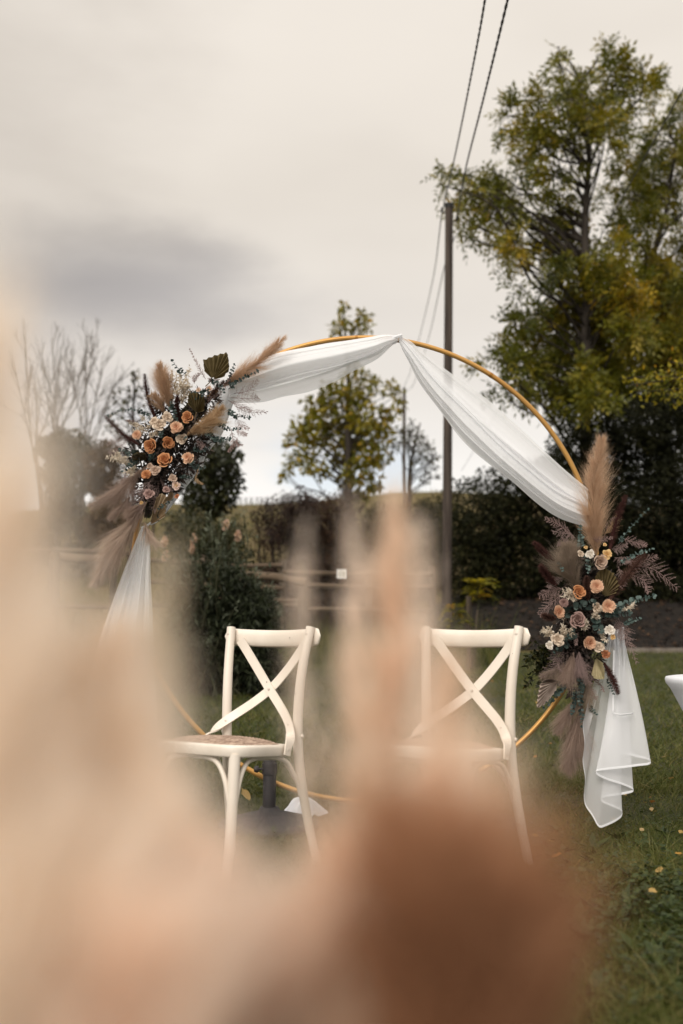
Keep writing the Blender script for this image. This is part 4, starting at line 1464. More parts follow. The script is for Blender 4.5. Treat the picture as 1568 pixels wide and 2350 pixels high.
    for sx in (-1, 1):
        mb = MB(); q = np.array([sx * .192, .229, .855])
        tube(mb, np.array([q, q + [0, -.0015, .0], q + [0, -.002, .0]]), [.006, .0055, .003], 10); mb.build('screw', MT['screw'], root)
        mb = MB(); q = np.array([sx * .190, .205, .475])
        tube(mb, np.array([q, q + [sx * .004, 0, 0], q + [sx * .007, 0, 0]]), [.008, .0075, .004], 10); mb.build('screw', MT['screw'], root)
    # bent braces under the seat, one arch per side
    A = {('f', -1): (-.186, -.194), ('f', 1): (.186, -.194), ('r', -1): (-.179, .226), ('r', 1): (.179, .226)}
    for p, q in ((A['f', -1], A['f', 1]), (A['f', 1], A['r', 1]), (A['r', 1], A['r', -1]), (A['r', -1], A['f', -1])):
        p, q = np.array(p), np.array(q)
        mb = MB()
        pts = []
        for s, z in ((.02, .255), (.05, .30), (.10, .36), (.19, .408), (.32, .424), (.5, .426), (.68, .424), (.81, .408), (.90, .36), (.95, .30), (.98, .255)):
            xy = p + (q - p) * s
            xy = xy * (1 - .10 * math.sin(PI * s)); z -= .085 * (xy[1] + .13) * (z > .35)
            pts.append((xy[0], xy[1], z))
        tube(mb, spline(pts, 40), .0088, 9)
        mb.build('brace', paint, root)
    return root


ch = chair()
YAW = math.radians(-33)
ch.location = (-.419, 3.73, 0.0); ch.rotation_euler = (0, 0, YAW)
ch2 = copy_tree(ch)
ch2.location = (.358, 3.61, 0.0); ch2.rotation_euler = (0, 0, math.radians(-33))
tag(ch2, 'cream crossback chair on the right, its left side hidden by the tan blur')


def nick(chobj, pts):
    for x, y, z in pts:
        mb = MB(); tube(mb, np.array([[x, y, z], [x + .001, y - .0012, z + .0045]]), .0016, 5)
        mb.build('paint_nick', MT['nick'], None).parent = chobj


nick(ch, [(.080, .2745, .838), (-.016, .256, .666), (.170, .187, .63)])
nick(ch2, [(.183, .214, .78)])


# ------------------------------------------------------------------ table with stretch cloth
def table():
    c = at(1700, 1560, 4.35)
    root = thing('cocktail_table', 'small round table under a white stretch cover at the right edge', 'table', (c[0], c[1], 0))
    zt = at(1540, 1552, 4.35)[2]
    R = c[0] - at(1534, 1560, 4.35)[0]
    mb = MB()
    lathe(mb, [(0, zt), (R * .9, zt), (R * .985, zt - .004), (R, zt - .014), (R * .99, zt - .03), (R * .93, zt - .055), (R * .70, zt - .20), (R * .50, zt - .38), (R * .45, zt - .5), (R * .62, .10), (R * .80, .03)], 64, (c[0], c[1], 0),
          ridge=lambda r, a: .004 * np.cos(a * 4) * (r < R * .9))
    mb.build('stretch_cover', MT['linen'], root)
    mb = MB(); tube(mb, np.array([[c[0], c[1], .03], [c[0], c[1], zt - .02]]), .03, 12); mb.build('column', MT['iron'], root)
    mb = MB(); lathe(mb, [(0, 0), (R * .8, 0), (R * .8, .02), (.03, .035), (0, .035)], 32, (c[0], c[1], 0)); mb.build('foot', MT['iron'], root)


table()


# ------------------------------------------------------------------ dried flowers
def plume(root, p0, p1, width, key, n=1500, curve=.0, name='pampas_plume', hw=.0011, tail=.35, clump=90, K=5, fluff=1.0, peak=.22, droop=.25, stem=True, bend=None):
    """feathery grass head from p0 to p1 (world points), width in metres"""
    p0, p1 = np.asarray(p0, float), np.asarray(p1, float)
    ax = p1 - p0
    Lx = np.linalg.norm(ax)
    sidev = nrm(np.cross(ax, [0, 1.0, 0]))
    mid = (p0 + p1) / 2 + sidev * curve * Lx
    S = spline([p0, mid, p1], 60)
    S0 = S
    T = nrm(np.gradient(S0, axis=0))
    mb = MB()
    nb = clump
    tb = np.sort(RNG.random(nb)) ** .9 * .93
    rb = perp(T[(tb * 59).astype(int)])
    lb = .65 + .5 * RNG.random(nb)
    k = RNG.integers(0, nb, n)
    t = np.clip(tb[k] + RNG.normal(size=n) * .02, 0, .97)
    ti = (t * 59).astype(int)
    prof = np.sin(np.clip(t / peak, 0, 1) * PI / 2) * np.where(t > peak, np.clip((1.02 - t) / (1 - peak), 0, 1) ** 1.05, 1)
    rad = nrm(rb[k] + RNG.normal(size=(n, 3)) * .33)
    rad = nrm(rad - T[ti] * np.sum(rad * T[ti], 1, keepdims=True))
    L = width * (.10 + .90 * prof) * lb[k] * RNG.uniform(.55, 1.1, n) * (1 + tail)
    d0 = nrm(T[ti] * .95 + rad * .55 * fluff)
    bendv = rad * .05 + T[ti] * .2 + np.array([0, 0, -1.0]) * droop * RNG.uniform(.2, 1, n)[:, None] + RNG.normal(size=(n, 3)) * .10
    base = S[ti] + rad * .002 + RNG.normal(size=(n, 3)) * .0008
    tint = np.clip(.5 + (lb[k] - .9) * .5 + RNG.normal(size=n) * .22, 0, 1)
    hairs(mb, base, d0, bendv, L, hw * RNG.uniform(.7, 1.3, n), K, tint)
    # fine side fuzz
    m = n // 2
    k2 = RNG.integers(0, n, m)
    s = RNG.uniform(.3, .9, m)
    b2 = base[k2] + d0[k2] * (L[k2] * s)[:, None] + bendv[k2] * (L[k2] * s * s)[:, None]
    hairs(mb, b2, nrm(d0[k2] + RNG.normal(size=(m, 3)) * .45), RNG.normal(size=(m, 3)) * .2, L[k2] * .35, hw * .7, 3, np.clip(tint[k2] + .15, 0, 1))
    o = mb.build(name, PLUME[key], root)
    if stem:
        mb = MB(); tube(mb, S[:50], np.linspace(.0022, .0008, 50), 5); mb.build('stem', MT['stem'], o)
    return o


def tail(root, p0, p1, width, key, n=1100, curve=.05, name='bunny_tail'):
    """dense cylindrical grass head"""
    p0, p1 = np.asarray(p0, float), np.asarray(p1, float)
    ax = p1 - p0; Lx = np.linalg.norm(ax)
    sv = nrm(np.cross(ax, [0, 1.0, 0]))
    S = spline([p0, (p0 + p1) / 2 + sv * curve * Lx, p1], 40)
    T = nrm(np.gradient(S, axis=0))
    mb = MB()
    t = RNG.uniform(.05, 1, n); ti = np.clip((t * 39).astype(int), 0, 39)
    r = width / 2 * np.sin(np.clip(t * 4, 0, 1) * PI / 2) * np.clip((1.04 - t) / .35, 0, 1) ** .5
    rad = perp(T[ti])
    base = S[ti] + rad * (r * .25)[:, None]
    hairs(mb, base, nrm(rad + T[ti] * .75), RNG.normal(size=(n, 3)) * .15, r * 1.05 + .003, .0018, 3, np.clip(RNG.normal(.45, .25, n), 0, 1))
    tube(mb, S, np.maximum(.001, width * .22 * np.sin(np.linspace(.15, 1, 40) ** .5 * PI * .95)), 6, tint=.1)
    return mb.build(name, PLUME[key], root)


def fern(root, p0, p1, width, key, n=13, curve=.08, name='fern_sprig', nd=14, hw=.0009, seed=None):
    p0, p1 = np.asarray(p0, float), np.asarray(p1, float)
    ax = p1 - p0; Lx = np.linalg.norm(ax)
    sv = nrm(np.cross(ax, [0, 1.0, 0]) + RNG.normal(size=3) * .05)
    S = spline([p0, (p0 + p1) / 2 + sv * curve * Lx * RNG.choice([-1, 1]) + RNG.normal(size=3) * .01, p1], 40)
    T = nrm(np.gradient(S, axis=0))
    mb = MB()
    tube(mb, S, np.linspace(.0016, .0006, 40), 4, cap=False, tint=.3)
    for sg in (-1, 1):
        t = np.linspace(.12, .97, n) + RNG.normal(size=n) * .01
        ti = (np.clip(t, 0, 1) * 39).astype(int)
        L = width * .62 * np.sin(np.clip(t / .3, 0, 1) * PI / 2) * (1.08 - t) ** .7 * RNG.uniform(.75, 1.2, n)
        d = nrm(T[ti] * .75 + sv * sg + RNG.normal(size=(n, 3)) * .16)
        bend = T[ti] * .25 + RNG.normal(size=(n, 3)) * .08
        hairs(mb, S[ti], d, bend, L, .0013, 5, .35)
        for q in range(nd):
            s = (q + 1) / (nd + .5)
            for s2 in (-1, 1):
                b = S[ti] + d * (L * s)[:, None] + bend * (L * s * s)[:, None]
                dd = nrm(d * .8 + np.cross(d, np.tile([0, 1.0, 0], (n, 1))) * s2 * .8 + RNG.normal(size=(n, 3)) * .3)
                hairs(mb, b, dd, RNG.normal(size=(n, 3)) * .2, np.maximum(.004, L * .22 * (1.1 - s)) , hw * 1.5, 2, np.clip(RNG.normal(.55, .25, n), 0, 1))
    return mb.build(name, PLUME[key], root)


def eucalyptus(root, p0, p1, size, pale=False, n=11, curve=.1, rnd=.95, tint=.35):
    p0, p1 = np.asarray(p0, float), np.asarray(p1, float)
    ax = p1 - p0; Lx = np.linalg.norm(ax)
    sv = nrm(np.cross(ax, [0, 1.0, 0]))
    S = spline([p0, (p0 + p1) / 2 + sv * curve * Lx, p1], 30)
    T = nrm(np.gradient(S, axis=0))
    mb = MB()
    tube(mb, S, np.linspace(.0018, .0008, 30), 5, tint=.0)
    t = np.linspace(.08, 1, n); ti = (t * 29).astype(int)
    for sg in (-1, 1):
        side = nrm(sv * sg * RNG.uniform(.4, 1, n)[:, None] + np.array([0, -1.0, 0]) * RNG.uniform(-.9, .9, n)[:, None] + T[ti] * .45 + RNG.normal(size=(n, 3)) * .15)
        L = size * (1.05 - .5 * t) * RNG.uniform(.8, 1.2, n)
        discs(mb, S[ti], side, np.array([[0, -.8, .5]]) + RNG.normal(size=(n, 3)) * .5, L, L * rnd, np.clip(tint + RNG.normal(size=n) * .2, 0, 1))
    discs(mb, S[-1:], T[-1:], np.array([[0, -1.0, .3]]), size * .6, size * .5, tint)
    return mb.build('eucalyptus_sprig', EUCL if pale else EUC, root)


def ruscus(root, p0, p1, width, n=9, m=None, L0=.02, tintm=.6):
    p0, p1 = np.asarray(p0, float), np.asarray(p1, float)
    mb = MB()
    for b in range(n):
        q = p0 + (p1 - p0) * RNG.uniform(.6, 1.05) + RNG.normal(size=3) * width * [.35, .2, .3]
        S = limb(mb, p0 + RNG.normal(size=3) * .004, q, .0011, .0005, .08, 10)
        k = 22
        ti = RNG.integers(3, 10, k)
        leaves(mb, S[ti], RNG.normal(size=(k, 3)) + nrm(q - p0) * .7, RNG.normal(size=(k, 3)), L0 * RNG.uniform(.6, 1.1, k), L0 * .36, np.clip(RNG.normal(tintm, .25, k), 0, 1))
    return mb.build('ruscus_sprig', m or RUSCUS, root)


def palm(root, base, outline, key, stem_to=None, name='palm_leaf'):
    """pleated fan: ribs run from the base to points along the outline"""
    base = np.asarray(base, float)
    O = np.asarray(outline, float)
    sl = np.concatenate([[0], np.cumsum(np.linalg.norm(np.diff(O, axis=0), axis=1))])
    O = np.stack([np.interp(np.linspace(0, sl[-1], 23), sl, O[:, k]) for k in range(3)], -1)
    V = [base + [0, -.004, 0]]
    n = len(O)
    mb = MB()
    rows = 8
    VV = np.zeros((n, rows, 3))
    for i in range(n):
        for j in range(rows):
            s = (j + .6) / (rows - .4)
            p = base + (O[i] - base) * s
            p = p + np.array([0, (.011 if i % 2 else -.011) * s ** .8 - .02 * s * s, 0])
            VV[i, j] = p
    grid(mb, VV, n, rows)
    o = mb.build(name, PALM[key], root, smooth=False)
    if stem_to is not None:
        mb = MB(); tube(mb, spline([base, (base + stem_to) / 2, stem_to], 8), .0025, 6); mb.build('stem', MT['stem'], o)
    return o


def facing(axis):
    axis = nrm(axis)
    x = nrm(np.cross([0, 0, 1.0], axis)); y = np.cross(axis, x)
    return np.stack([x, y, axis], 1)


def rose(root, c, R, key, name='rose', axis=None, npet=17, kind='rose'):
    mb = MB()
    axis = np.array([RNG.normal() * .22, -1.0, .12 + RNG.normal() * .18]) if axis is None else np.asarray(axis, float)
    M = facing(axis)
    a0 = RNG.uniform(0, 6)
    nu, nv = 9, 7
    u = np.linspace(-1, 1, nu)[:, None]; v = np.linspace(0, 1, nv)[None, :]
    if kind == 'carnation':
        npet = 46
    if kind == 'lisianthus':
        npet = 11
    for k in range(npet):
        s = (k + .5) / npet
        a = a0 + k * 2.39996
        if kind == 'rose':
            hw = .95 - .25 * s
            rt = .06 + .92 * s ** .8; rb = .03 + .62 * s ** 1.1
            ht = .66 - .40 * s ** 1.5; wob = .03
            curl = .10 * s
            width = u * hw
            edge = (1 - .22 * np.abs(u) ** 2.5)
        elif kind == 'lisianthus':
            hw = .80
            rt = .12 + .86 * s ** .7; rb = .05 + .15 * s
            ht = .50 - .38 * s; wob = .09
            curl = .20 * s
            width = u * hw
            edge = (1 - .18 * np.abs(u) ** 2)
        else:
            hw = .42
            rt = .12 + .85 * s ** .55 * RNG.uniform(.75, 1.05); rb = .02 + .05 * s
            ht = .62 - .52 * s + RNG.normal() * .06; wob = .10
            curl = .05
            width = u * hw
            edge = (1 - .06 * np.abs(u))
        ph = RNG.uniform(0, 6)
        vv = v * edge
        ang = a + width * (.55 + .45 * vv)
        rad = rb + (rt - rb) * vv ** 1.15 + curl * np.clip(vv - .72, 0, 1) ** 1.0
        freq = 9 if kind == 'carnation' else 4.5
        ruff = wob * vv ** 2 * np.sin(u * freq + ph) * (1 + (.6 * np.sin(u * 23 + ph) if kind == 'carnation' else 0))
        z = ht * np.sin(np.clip(vv * 1.05, 0, 1) * PI / 2) - .35 * (1 - vv) + ruff - (.9 * np.clip(vv - .82, 0, 1) * s * (kind != 'carnation'))
        rad = rad + ruff * .6
        X = np.stack([rad * np.cos(ang), rad * np.sin(ang), z + 0 * ang], -1).reshape(-1, 3) * R
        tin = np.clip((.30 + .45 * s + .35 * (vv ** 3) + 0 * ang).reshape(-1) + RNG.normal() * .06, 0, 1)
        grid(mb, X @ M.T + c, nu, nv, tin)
    # calyx body behind the petals so that no light shows through the heart
    nn = 10
    prof = np.array([(0, -.62), (.25, -.55), (.42, -.35), (.40, -.1), (.2, .1), (0, .12)])
    aa = np.linspace(0, 2 * PI, nn, endpoint=False)
    V = np.stack([prof[:, 0, None] * np.cos(aa), prof[:, 0, None] * np.sin(aa), np.tile(prof[:, 1, None], (1, nn))], -1) * R
    i, j = np.meshgrid(np.arange(len(prof) - 1), np.arange(nn), indexing='ij'); j2 = (j + 1) % nn
    mb.add(V.reshape(-1, 3) @ M.T + c, np.stack([i * nn + j, i * nn + j2, (i + 1) * nn + j2, (i + 1) * nn + j], -1).reshape(-1, 4), .1)
    return mb.build(name, PET[key], root)


def filler(root, pts, rad, n, name='foliage'):
    mb = MB()
    for p in pts:
        off, v = ball(n, .1)
        leaves(mb, p + off * rad * [1, .55, 1], v + RNG.normal(size=(n, 3)) * .6, RNG.normal(size=(n, 3)), RNG.uniform(.02, .05, n), RNG.uniform(.006, .016, n), RNG.random(n))
    return mb.build(name, DARKFOL, root)


LBL = {'orange': 'orange', 'peach': 'peach', 'cream': 'cream'}


def bouquet_left():
    D = 4.76
    C = lambda x, y, d=0.0: at(183.6 + .3278 * x, 716 + .3278 * y, D + d)
    S = .3278 * D / F
    root = thing('flower_arrangement', 'dried and fresh flower arrangement with orange roses on the upper left of the hoop', 'flowers', C(600, 950, .1), 'flower arrangements on the hoop')
    mb = MB()
    P = spline([C(880, 600, .09), C(640, 880, .10), C(540, 1120, .10), C(470, 1440, .10)], 16)
    tube(mb, P, [.02] + [.05] * 13 + [.03, .015], 8); mb.build('foam_core', MT['gstem'], root)
    filler(root, [C(*q, .03) for q in ((880, 620), (820, 720), (700, 800), (640, 900), (560, 960), (560, 1040), (700, 980), (780, 920), (660, 1100), (560, 1180), (480, 1220), (440, 1080), (420, 980), (520, 860), (600, 660), (480, 1320), (620, 1190), (740, 1060), (840, 900))], .062, 190)
    # plumes
    for a in ((1000, 520, 1455, 145, 125, 'tan', -.05, 2600), (640, 690, 553, 335, 125, 'tan', .02, 2200), (750, 860, 1015, 655, 130, 'golden', -.06, 2200), (470, 1080, 45, 1372, 120, 'taupe', .06, 2200),
              (350, 1295, 195, 1462, 75, 'taupe', .04, 900), (450, 1400, 85, 1930, 190, 'pale_taupe', -.04, 3200), (600, 720, 515, 560, 90, 'tan', 0, 700), (450, 1470, 560, 1650, 90, 'pale_taupe', -.1, 700), (470, 1330, 330, 1440, 110, 'taupe', 0, 900)):
        plume(root, C(a[0], a[1], .0), C(a[2], a[3], -.05), a[4] * S * 1.15, a[5], int(a[7] * 1.5), a[6], hw=.0010)
    for a in ((528, 745, 453, 432, 46, 'burgundy'), (412, 930, 172, 725, 40, 'burgundy'), (698, 770, 684, 578, 36, 'burgundy'), (890, 640, 1012, 480, 36, 'brown')):
        tail(root, C(a[0], a[1], -.01), C(a[2], a[3], -.06), a[4] * S, a[5])
    palm(root, C(930, 472, -.02), [C(*q, -.04) for q in ((876, 425), (866, 345), (950, 312), (1036, 290), (1046, 350), (1050, 415), (1000, 470))], 'olive', C(880, 520, .02))
    palm(root, C(815, 705, -.03), [C(*q, -.05) for q in ((757, 650), (765, 575), (815, 572), (872, 590), (878, 650), (872, 702))], 'olive', C(800, 780, .02))
    palm(root, C(490, 1490, -.02), [C(*q, -.03) for q in ((520, 1390), (545, 1300), (575, 1272), (612, 1290), (612, 1360), (600, 1440))], 'pale', C(480, 1520, .0))
    palm(root, C(470, 1040, -.01), [C(*q, -.03) for q in ((380, 1045), (368, 1010), (410, 985), (460, 990))], 'olive')
    palm(root, C(640, 1250, -.0), [C(*q, -.02) for q in ((600, 1320), (625, 1330), (650, 1320), (665, 1280))], 'pale')
    for a in ((500, 715, 200, 722, .014, 13, -.13), (745, 440, 648, 345, .017, 6, .05), (765, 540, 890, 550, .020, 8, -.25), (1040, 540, 1240, 415, .015, 11, .05), (1030, 690, 1185, 738, .016, 10, -.08), (880, 830, 1045, 888, .019, 10, -.14),
              (790, 960, 905, 952, .013, 8, -.1), (955, 770, 1118, 820, .014, 9, -.1), (770, 1050, 870, 1090, .015, 8, -.1), (690, 1150, 778, 1162, .010, 8, .03), (535, 1470, 642, 1318, .012, 9, .16), (630, 640, 672, 760, .015, 8, .05),
              (420, 985, 285, 965, .020, 7, .1), (400, 1010, 300, 1110, .016, 7, .05), (690, 850, 730, 880, .022, 2, 0), (900, 480, 1010, 560, .015, 8, .1), (1030, 500, 1080, 370, .012, 7, .0), (480, 1010, 520, 1000, .018, 4, 0), (560, 830, 575, 870, .018, 4, 0), (650, 690, 640, 620, .013, 6, 0)):
        eucalyptus(root, C(a[0], a[1], -.02), C(a[2], a[3], -.09), a[4] * 1.35, n=a[5], curve=a[6], tint=.30)
    for a in ((715, 640, 720, 415, 150, 14), (360, 1065, 215, 1000, 90, 8), (400, 1060, 335, 1135, 70, 6), (470, 840, 380, 775, 90, 8), (640, 560, 650, 440, 90, 6), (560, 830, 500, 860, 60, 6), (640, 590, 740, 470, 110, 8)):
        ruscus(root, C(a[0], a[1], .0), C(a[2], a[3], -.03), a[4] * S, a[5])
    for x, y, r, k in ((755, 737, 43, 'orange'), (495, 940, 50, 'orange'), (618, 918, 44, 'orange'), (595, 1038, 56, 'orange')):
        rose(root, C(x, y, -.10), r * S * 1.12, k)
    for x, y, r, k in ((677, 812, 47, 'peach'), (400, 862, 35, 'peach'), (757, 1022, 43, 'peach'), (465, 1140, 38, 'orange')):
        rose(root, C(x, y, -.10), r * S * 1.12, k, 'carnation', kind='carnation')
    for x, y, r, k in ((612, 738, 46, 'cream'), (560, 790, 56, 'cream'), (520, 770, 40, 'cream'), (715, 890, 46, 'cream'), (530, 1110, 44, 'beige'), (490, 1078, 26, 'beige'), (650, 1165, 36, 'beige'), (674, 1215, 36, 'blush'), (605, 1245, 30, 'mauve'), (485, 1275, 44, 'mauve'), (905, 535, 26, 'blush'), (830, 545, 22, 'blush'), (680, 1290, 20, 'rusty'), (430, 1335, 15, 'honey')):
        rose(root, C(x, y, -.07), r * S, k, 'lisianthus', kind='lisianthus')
    for a in ((360, 860, 200, 1000, 110, 'mauve'), (380, 880, 190, 930, 90, 'mauve'), (420, 800, 340, 760, 80, 'mauve'), (1080, 570, 1245, 480, 110, 'mauve'), (1060, 600, 1250, 600, 120, 'mauve'), (1090, 660, 1310, 700, 110, 'mauve'), (1040, 620, 1200, 690, 100, 'mauve'), (1090, 800, 1170, 860, 70, 'rose_fern'), (1060, 820, 1040, 980, 60, 'rose_fern'), (1090, 700, 1180, 820, 90, 'rose_fern'),
              (1100, 880, 1140, 930, 50, 'rose_fern'), (500, 1180, 330, 1280, 120, 'mauve'), (480, 1240, 340, 1380, 130, 'mauve'), (520, 1200, 420, 1410, 130, 'mauve'), (560, 1190, 520, 1400, 110, 'mauve'), (420, 1100, 300, 1200, 90, 'mauve'), (880, 470, 765, 250, 45, 'rose_fern'), (980, 470, 900, 470, 90, 'rose_fern'), (1000, 560, 900, 620, 90, 'mauve'), (835, 1080, 862, 1205, 40, 'golden'), (560, 1160, 640, 1250, 80, 'mauve'), (800, 500, 840, 430, 60, 'rose_fern'), (1000, 500, 1060, 440, 90, 'rose_fern'), (640, 540, 610, 430, 80, 'rose_fern'), (560, 640, 500, 580, 90, 'golden'), (800, 880, 850, 960, 60, 'mauve')):
        fern(root, C(a[0], a[1], .0), C(a[2], a[3], -.05), a[4] * S, a[5])


bouquet_left()


def bouquet_right():
    D = 4.74
    C = lambda x, y, d=0.0: at(1156.7 + .4101 * x, 963.9 + .4101 * y, D + d)
    S = .4101 * D / F
    root = thing('flower_arrangement', 'tall dried flower arrangement with a big upright pampas plume on the right of the hoop', 'flowers', C(450, 1100, .1), 'flower arrangements on the hoop')
    mb = MB()
    P = spline([C(500, 760, .09), C(470, 1000, .10), C(440, 1200, .10), C(430, 1460, .10)], 16)
    tube(mb, P, [.02] + [.05] * 13 + [.03, .015], 8); mb.build('foam_core', MT['gstem'], root)
    filler(root, [C(*q, .03) for q in ((500, 820), (470, 900), (560, 920), (420, 900), (480, 990), (400, 1000), (550, 1010), (440, 1080), (530, 1120), (370, 1130), (350, 1230), (440, 1190), (510, 1200), (400, 1290), (480, 1320), (340, 1300), (430, 1400), (350, 1380), (420, 1480))], .055, 190)
    for a in ((520, 745, 553, 60, 180, 'tan', .05, 4200), (520, 760, 470, 520, 110, 'tan', .0, 900), (420, 960, 348, 690, 175, 'grey_taupe', .06, 3400), (430, 1560, 350, 1985, 170, 'taupe', .04, 3200), (460, 1380, 470, 1710, 100, 'grey_taupe', .0, 1400), (390, 1300, 330, 1480, 130, 'taupe', 0, 1300), (420, 1300, 420, 1430, 110, 'mauve', 0, 900), (340, 1360, 200, 1440, 80, 'grey_taupe', .08, 700), (410, 1560, 290, 1760, 120, 'taupe', .0, 1200), (560, 640, 640, 520, 60, 'golden', -.1, 260)):
        plume(root, C(a[0], a[1], .0), C(a[2], a[3], -.05), a[4] * S * .95, a[5], int(a[7] * 1.5), a[6], hw=.0010)
    for a in ((592, 730, 682, 418, 44, 'burgundy'), (590, 1010, 797, 745, 62, 'brown'), (282, 785, 165, 682, 36, 'burgundy'), (292, 925, 202, 812, 46, 'burgundy'), (472, 1010, 464, 875, 38, 'brown'), (290, 1110, 214, 1092, 34, 'brown'), (560, 1360, 642, 1535, 40, 'burgundy')):
        tail(root, C(a[0], a[1], -.03), C(a[2], a[3], -.08), a[4] * S, a[5], curve=.03)
    palm(root, C(560, 990, -.02), [C(*q, -.04) for q in ((500, 890), (520, 850), (560, 830), (610, 860), (640, 930), (620, 970))], 'olive')
    palm(root, C(515, 1330, -.04), [C(*q, -.06) for q in ((482, 1420), (500, 1446), (530, 1450), (556, 1448), (556, 1400), (548, 1360))], 'sand')
    palm(root, C(300, 1465, -.04), [C(*q, -.06) for q in ((200, 1470), (185, 1540), (178, 1612), (225, 1590), (262, 1545), (285, 1510))], 'dusty', C(380, 1400, .0))
    palm(root, C(290, 1470, -.03), [C(*q, -.05) for q in ((205, 1462), (230, 1448), (270, 1446), (300, 1460))], 'dusty')
    for a in ((640, 690, 805, 500, .013, 11, .02, 1), (650, 800, 832, 722, .014, 11, .05, 1), (590, 1070, 835, 985, .024, 12, .05, 1), (560, 1090, 700, 1080, .026, 8, .0, 0), (670, 1145, 762, 1112, .015, 7, .05, 1), (432, 715, 428, 598, .018, 8, .0, 1), (330, 1100, 440, 1030, .032, 6, .1, 0), (440, 1060, 500, 1020, .032, 5, 0, 0), (500, 1100, 540, 1180, .030, 5, 0, 0),
              (340, 1460, 228, 1605, .020, 12, .05, 0), (430, 1420, 442, 1710, .019, 17, -.03, 0), (405, 1500, 380, 1640, .018, 10, .0, 0), (575, 1450, 615, 1530, .013, 6, 0, 0), (360, 1240, 285, 1295, .020, 6, .05, 0), (400, 1190, 350, 1220, .022, 4, 0, 0), (470, 1600, 516, 1645, .013, 6, 0, 0), (300, 790, 330, 840, .014, 5, 0, 1), (470, 760, 470, 850, .016, 6, 0, 1), (550, 1170, 560, 1240, .02, 4, 0, 0)):
        eucalyptus(root, C(a[0], a[1], -.03), C(a[2], a[3], -.10), a[4] * 1.25, pale=bool(a[7]), n=a[5], curve=a[6], tint=.35)
    for a in ((410, 1000, 345, 960, 70, 7), (480, 1145, 405, 1125, 60, 6), (500, 1110, 530, 1080, 50, 5), (280, 1200, 215, 1185, 40, 6), (320, 1220, 330, 1160, 90, 10), (540, 1180, 560, 1230, 40, 4), (690, 1070, 715, 1050, 40, 4)):
        ruscus(root, C(a[0], a[1], -.05), C(a[2], a[3], -.10), a[4] * S, a[5])
    rose(root, C(420, 962, -.10), 42 * S, 'orange')
    rose(root, C(538, 795, -.09), 46 * S, 'beige')
    rose(root, C(415, 1120, -.10), 50 * S, 'mauve')
    for x, y, r, k in ((517, 932, 40, 'peach'), (305, 1075, 40, 'peach'), (583, 1042, 40, 'peach'), (478, 1247, 40, 'peach'), (335, 1022, 25, 'mauve')):
        rose(root, C(x, y, -.11), r * S * 1.1, k, 'carnation', kind='carnation')
    for x, y, r, k in ((483, 750, 29, 'white'), (430, 750, 24, 'cream'), (577, 752, 32, 'honey'), (590, 1175, 33, 'white'), (300, 1228, 42, 'cream'), (255, 1262, 26, 'white'), (530, 1270, 38, 'cream'), (520, 1050, 36, 'cream'), (570, 1312, 30, 'rusty'), (610, 1213, 18, 'honey'), (565, 698, 12, 'honey'), (458, 712, 12, 'honey')):
        rose(root, C(x, y, -.09), r * S, k, 'lisianthus', kind='lisianthus')
    for a in ((390, 650, 232, 552, 90, 'rose_fern'), (400, 660, 270, 625, 90, 'mauve'), (370, 680, 300, 700, 70, 'mauve'), (330, 940, 198, 985, 110, 'rose_fern'), (330, 970, 200, 1090, 110, 'rose_fern'), (340, 880, 250, 940, 80, 'mauve'), (700, 810, 975, 948, 150, 'rose_fern'), (680, 850, 810, 965, 110, 'rose_fern'), (640, 820, 655, 935, 80, 'rose_fern'), (660, 790, 860, 762, 90, 'rose_fern'),
              (630, 1120, 745, 1365, 100, 'mauve'), (640, 1110, 700, 1260, 120, 'mauve'), (620, 1120, 660, 1230, 110, 'mauve'), (660, 660, 800, 700, 70, 'rose_fern'), (560, 650, 625, 545, 60, 'rose_fern'), (480, 665, 610, 660, 60, 'rose_fern'), (600, 720, 690, 700, 80, 'mauve'), (340, 1310, 205, 1440, 110, 'mauve'), (620, 770, 700, 800, 90, 'mauve'), (400, 1200, 405, 1260, 50, 'rose_fern'), (440, 1330, 470, 1480, 110, 'mauve'), (360, 1300, 310, 1400, 120, 'mauve'), (500, 1420, 520, 1560, 80, 'mauve'), (300, 760, 380, 860, 100, 'mauve'), (490, 1450, 560, 1520, 70, 'mauve')):
        fern(root, C(a[0], a[1], -.0), C(a[2], a[3], -.06), a[4] * S, a[5])
    # dark green sprays at the lower left
    for a in ((300, 1290, 160, 1300), (290, 1320, 150, 1370), (280, 1350, 175, 1450), (270, 1400, 190, 1500)):
        ruscus(root, C(a[0], a[1], .08), C(a[2], a[3], .06), 90 * S, 8, MT['green'], .032, .3)


bouquet_right()


# ------------------------------------------------------------------ dried plumes close to the lens
def near_plume(x0, y0, x1, y1, D, w, key, n, label, curve=0.0, cat='plume', hw=.0014, peak=.3, fluff=1.0, D1=None, droop=.15):
    p0, p1 = at(x0, y0, D), at(x1, y1, D1 or D)
    root = thing('pampas_plume', label, cat, (p0[0], p0[1], 0), 'dried plumes standing close to the camera')
    plume(root, p0, p1, w, key, n, curve, name='head', hw=hw, clump=90, K=5, stem=False, peak=peak, fluff=fluff, droop=droop)
    ax = nrm(p1 - p0)
    foot = np.array([p0[0] - ax[0] * .1, p0[1] + .02, 0.0])
    mb = MB(); tube(mb, spline([foot, p0 - ax * .18, p0, p0 + (p1 - p0) * .5 + nrm(np.cross(p1 - p0, [0, 1.0, 0])) * curve * np.linalg.norm(p1 - p0) * .9], 24), np.linspace(.0035, .0016, 24), 6)
    mb.build('stem', MT['stem'], root)


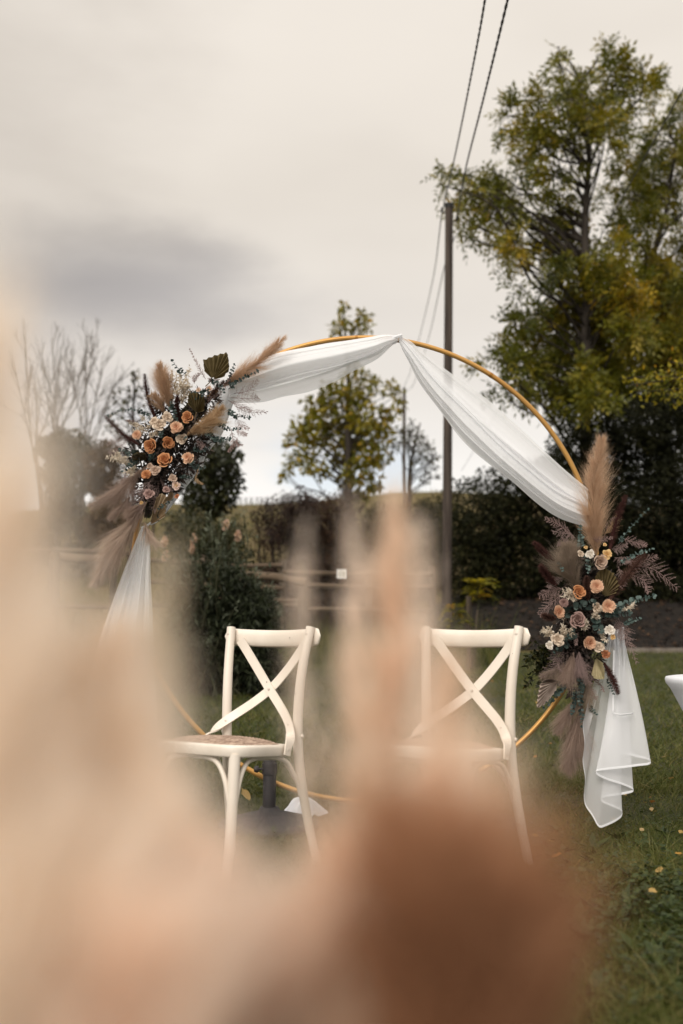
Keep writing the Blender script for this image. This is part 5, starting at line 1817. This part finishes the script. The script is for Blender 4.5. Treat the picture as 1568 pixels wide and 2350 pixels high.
near_plume(-40, 3100, -205, 500, .30, .060, 'ivory', 5200, 'large ivory pampas plume filling the left edge, nearest the lens', -.02, peak=.6)
near_plume(110, 3000, -75, 1020, .34, .046, 'ivory', 3000, 'tall ivory pampas plume beside the largest one at the left edge', .0, peak=.55)
near_plume(210, 3000, 85, 1330, .36, .042, 'ivory', 2300, 'slim ivory plume whose tip meets the hanging left cloth tail', .0, peak=.5)
near_plume(300, 2900, 275, 1330, .37, .044, 'ivory', 2400, 'shorter ivory plume in the lower left, before the left chair seat', .0, peak=.5)
near_plume(230, 3000, 340, 1700, .36, .046, 'ivory', 2800, 'broad ivory plume low down, between the ivory ones and the blush plume', .0, peak=.5)
near_plume(80, 3000, 130, 1800, .33, .052, 'ivory', 2800, 'ivory plume with its tip at the lower left, in front of taller ones', .0, peak=.5)
near_plume(345, 2500, 385, 1150, .44, .022, 'cream', 950, 'thin wispy cream plume in front of the hanging left cloth tail', .0, hw=.0009, peak=.5)
near_plume(420, 3000, 460, 1900, .36, .046, 'blush', 2600, 'blush plume low between the ivory plumes and the left chair', .0, peak=.5)
near_plume(620, 2900, 590, 2060, .38, .046, 'blush', 2000, 'pale blush plume at the bottom just left of the rust plumes', .0, peak=.5)
near_plume(900, 2700, 922, 985, .60, .044, 'peach_tan', 2000, 'tall tan plume with a pointed tip between the two chairs', .01, peak=.45)
near_plume(860, 2600, 812, 1090, .62, .030, 'blush', 700, 'slender blush plume leaning left of the tall pointed one', .01, hw=.0010, peak=.42)
near_plume(930, 2600, 972, 1110, .57, .028, 'blush', 600, 'slender blush plume leaning right of the tall pointed one', -.01, hw=.0010, peak=.42)
near_plume(840, 2500, 800, 1360, .54, .032, 'peach_tan', 750, 'shorter tan plume against the left chair, left of the tall one', .0, hw=.0011, peak=.45)
near_plume(820, 2500, 690, 1130, .62, .026, 'blush', 460, 'faint wispy plume leaning towards the fence sign', .03, hw=.0009, peak=.6)
near_plume(1000, 2600, 1030, 1420, .50, .036, 'peach_tan', 950, 'wispy brown plume in front of the right chair seat', .0, hw=.0010, peak=.6)
near_plume(1060, 2600, 1130, 1620, .45, .036, 'peach_tan', 700, 'thin brown wisp reaching under the right chair seat', .0, hw=.0009, peak=.6)
near_plume(960, 2800, 965, 1880, .36, .046, 'rust', 1400, 'rust brown plume below the tall tan plume', .0, peak=.6)
near_plume(1030, 2900, 1080, 1950, .34, .050, 'rust', 1900, 'dark rust plume in the middle of the bottom edge', .0, peak=.6)
near_plume(1120, 2900, 1230, 2010, .36, .042, 'rust', 1050, 'rust brown plume leaning right over the lawn', .0, peak=.6)
near_plume(1080, 2900, 1150, 1850, .38, .034, 'rust', 420, 'thin loose rust wisp standing above the dark rust plume', .0, hw=.0009, peak=.6)
near_plume(930, 2900, 900, 1760, .40, .036, 'rust', 600, 'thin loose rust wisp left of the rust brown plume', .0, hw=.0009, peak=.6)
near_plume(1000, 2900, 1010, 1640, .40, .036, 'peach_tan', 1500, 'tan plume rising between the rust plumes and the right chair', .0, peak=.5)
near_plume(820, 2900, 780, 1850, .38, .038, 'peach_tan', 2000, 'tan plume low at the bottom between blush and rust plumes', .0, peak=.5)
near_plume(290, 3000, 300, 2050, .31, .050, 'blush', 2200, 'low pale plume at the bottom edge, nearest of those beside the left chair', .0, peak=.5)
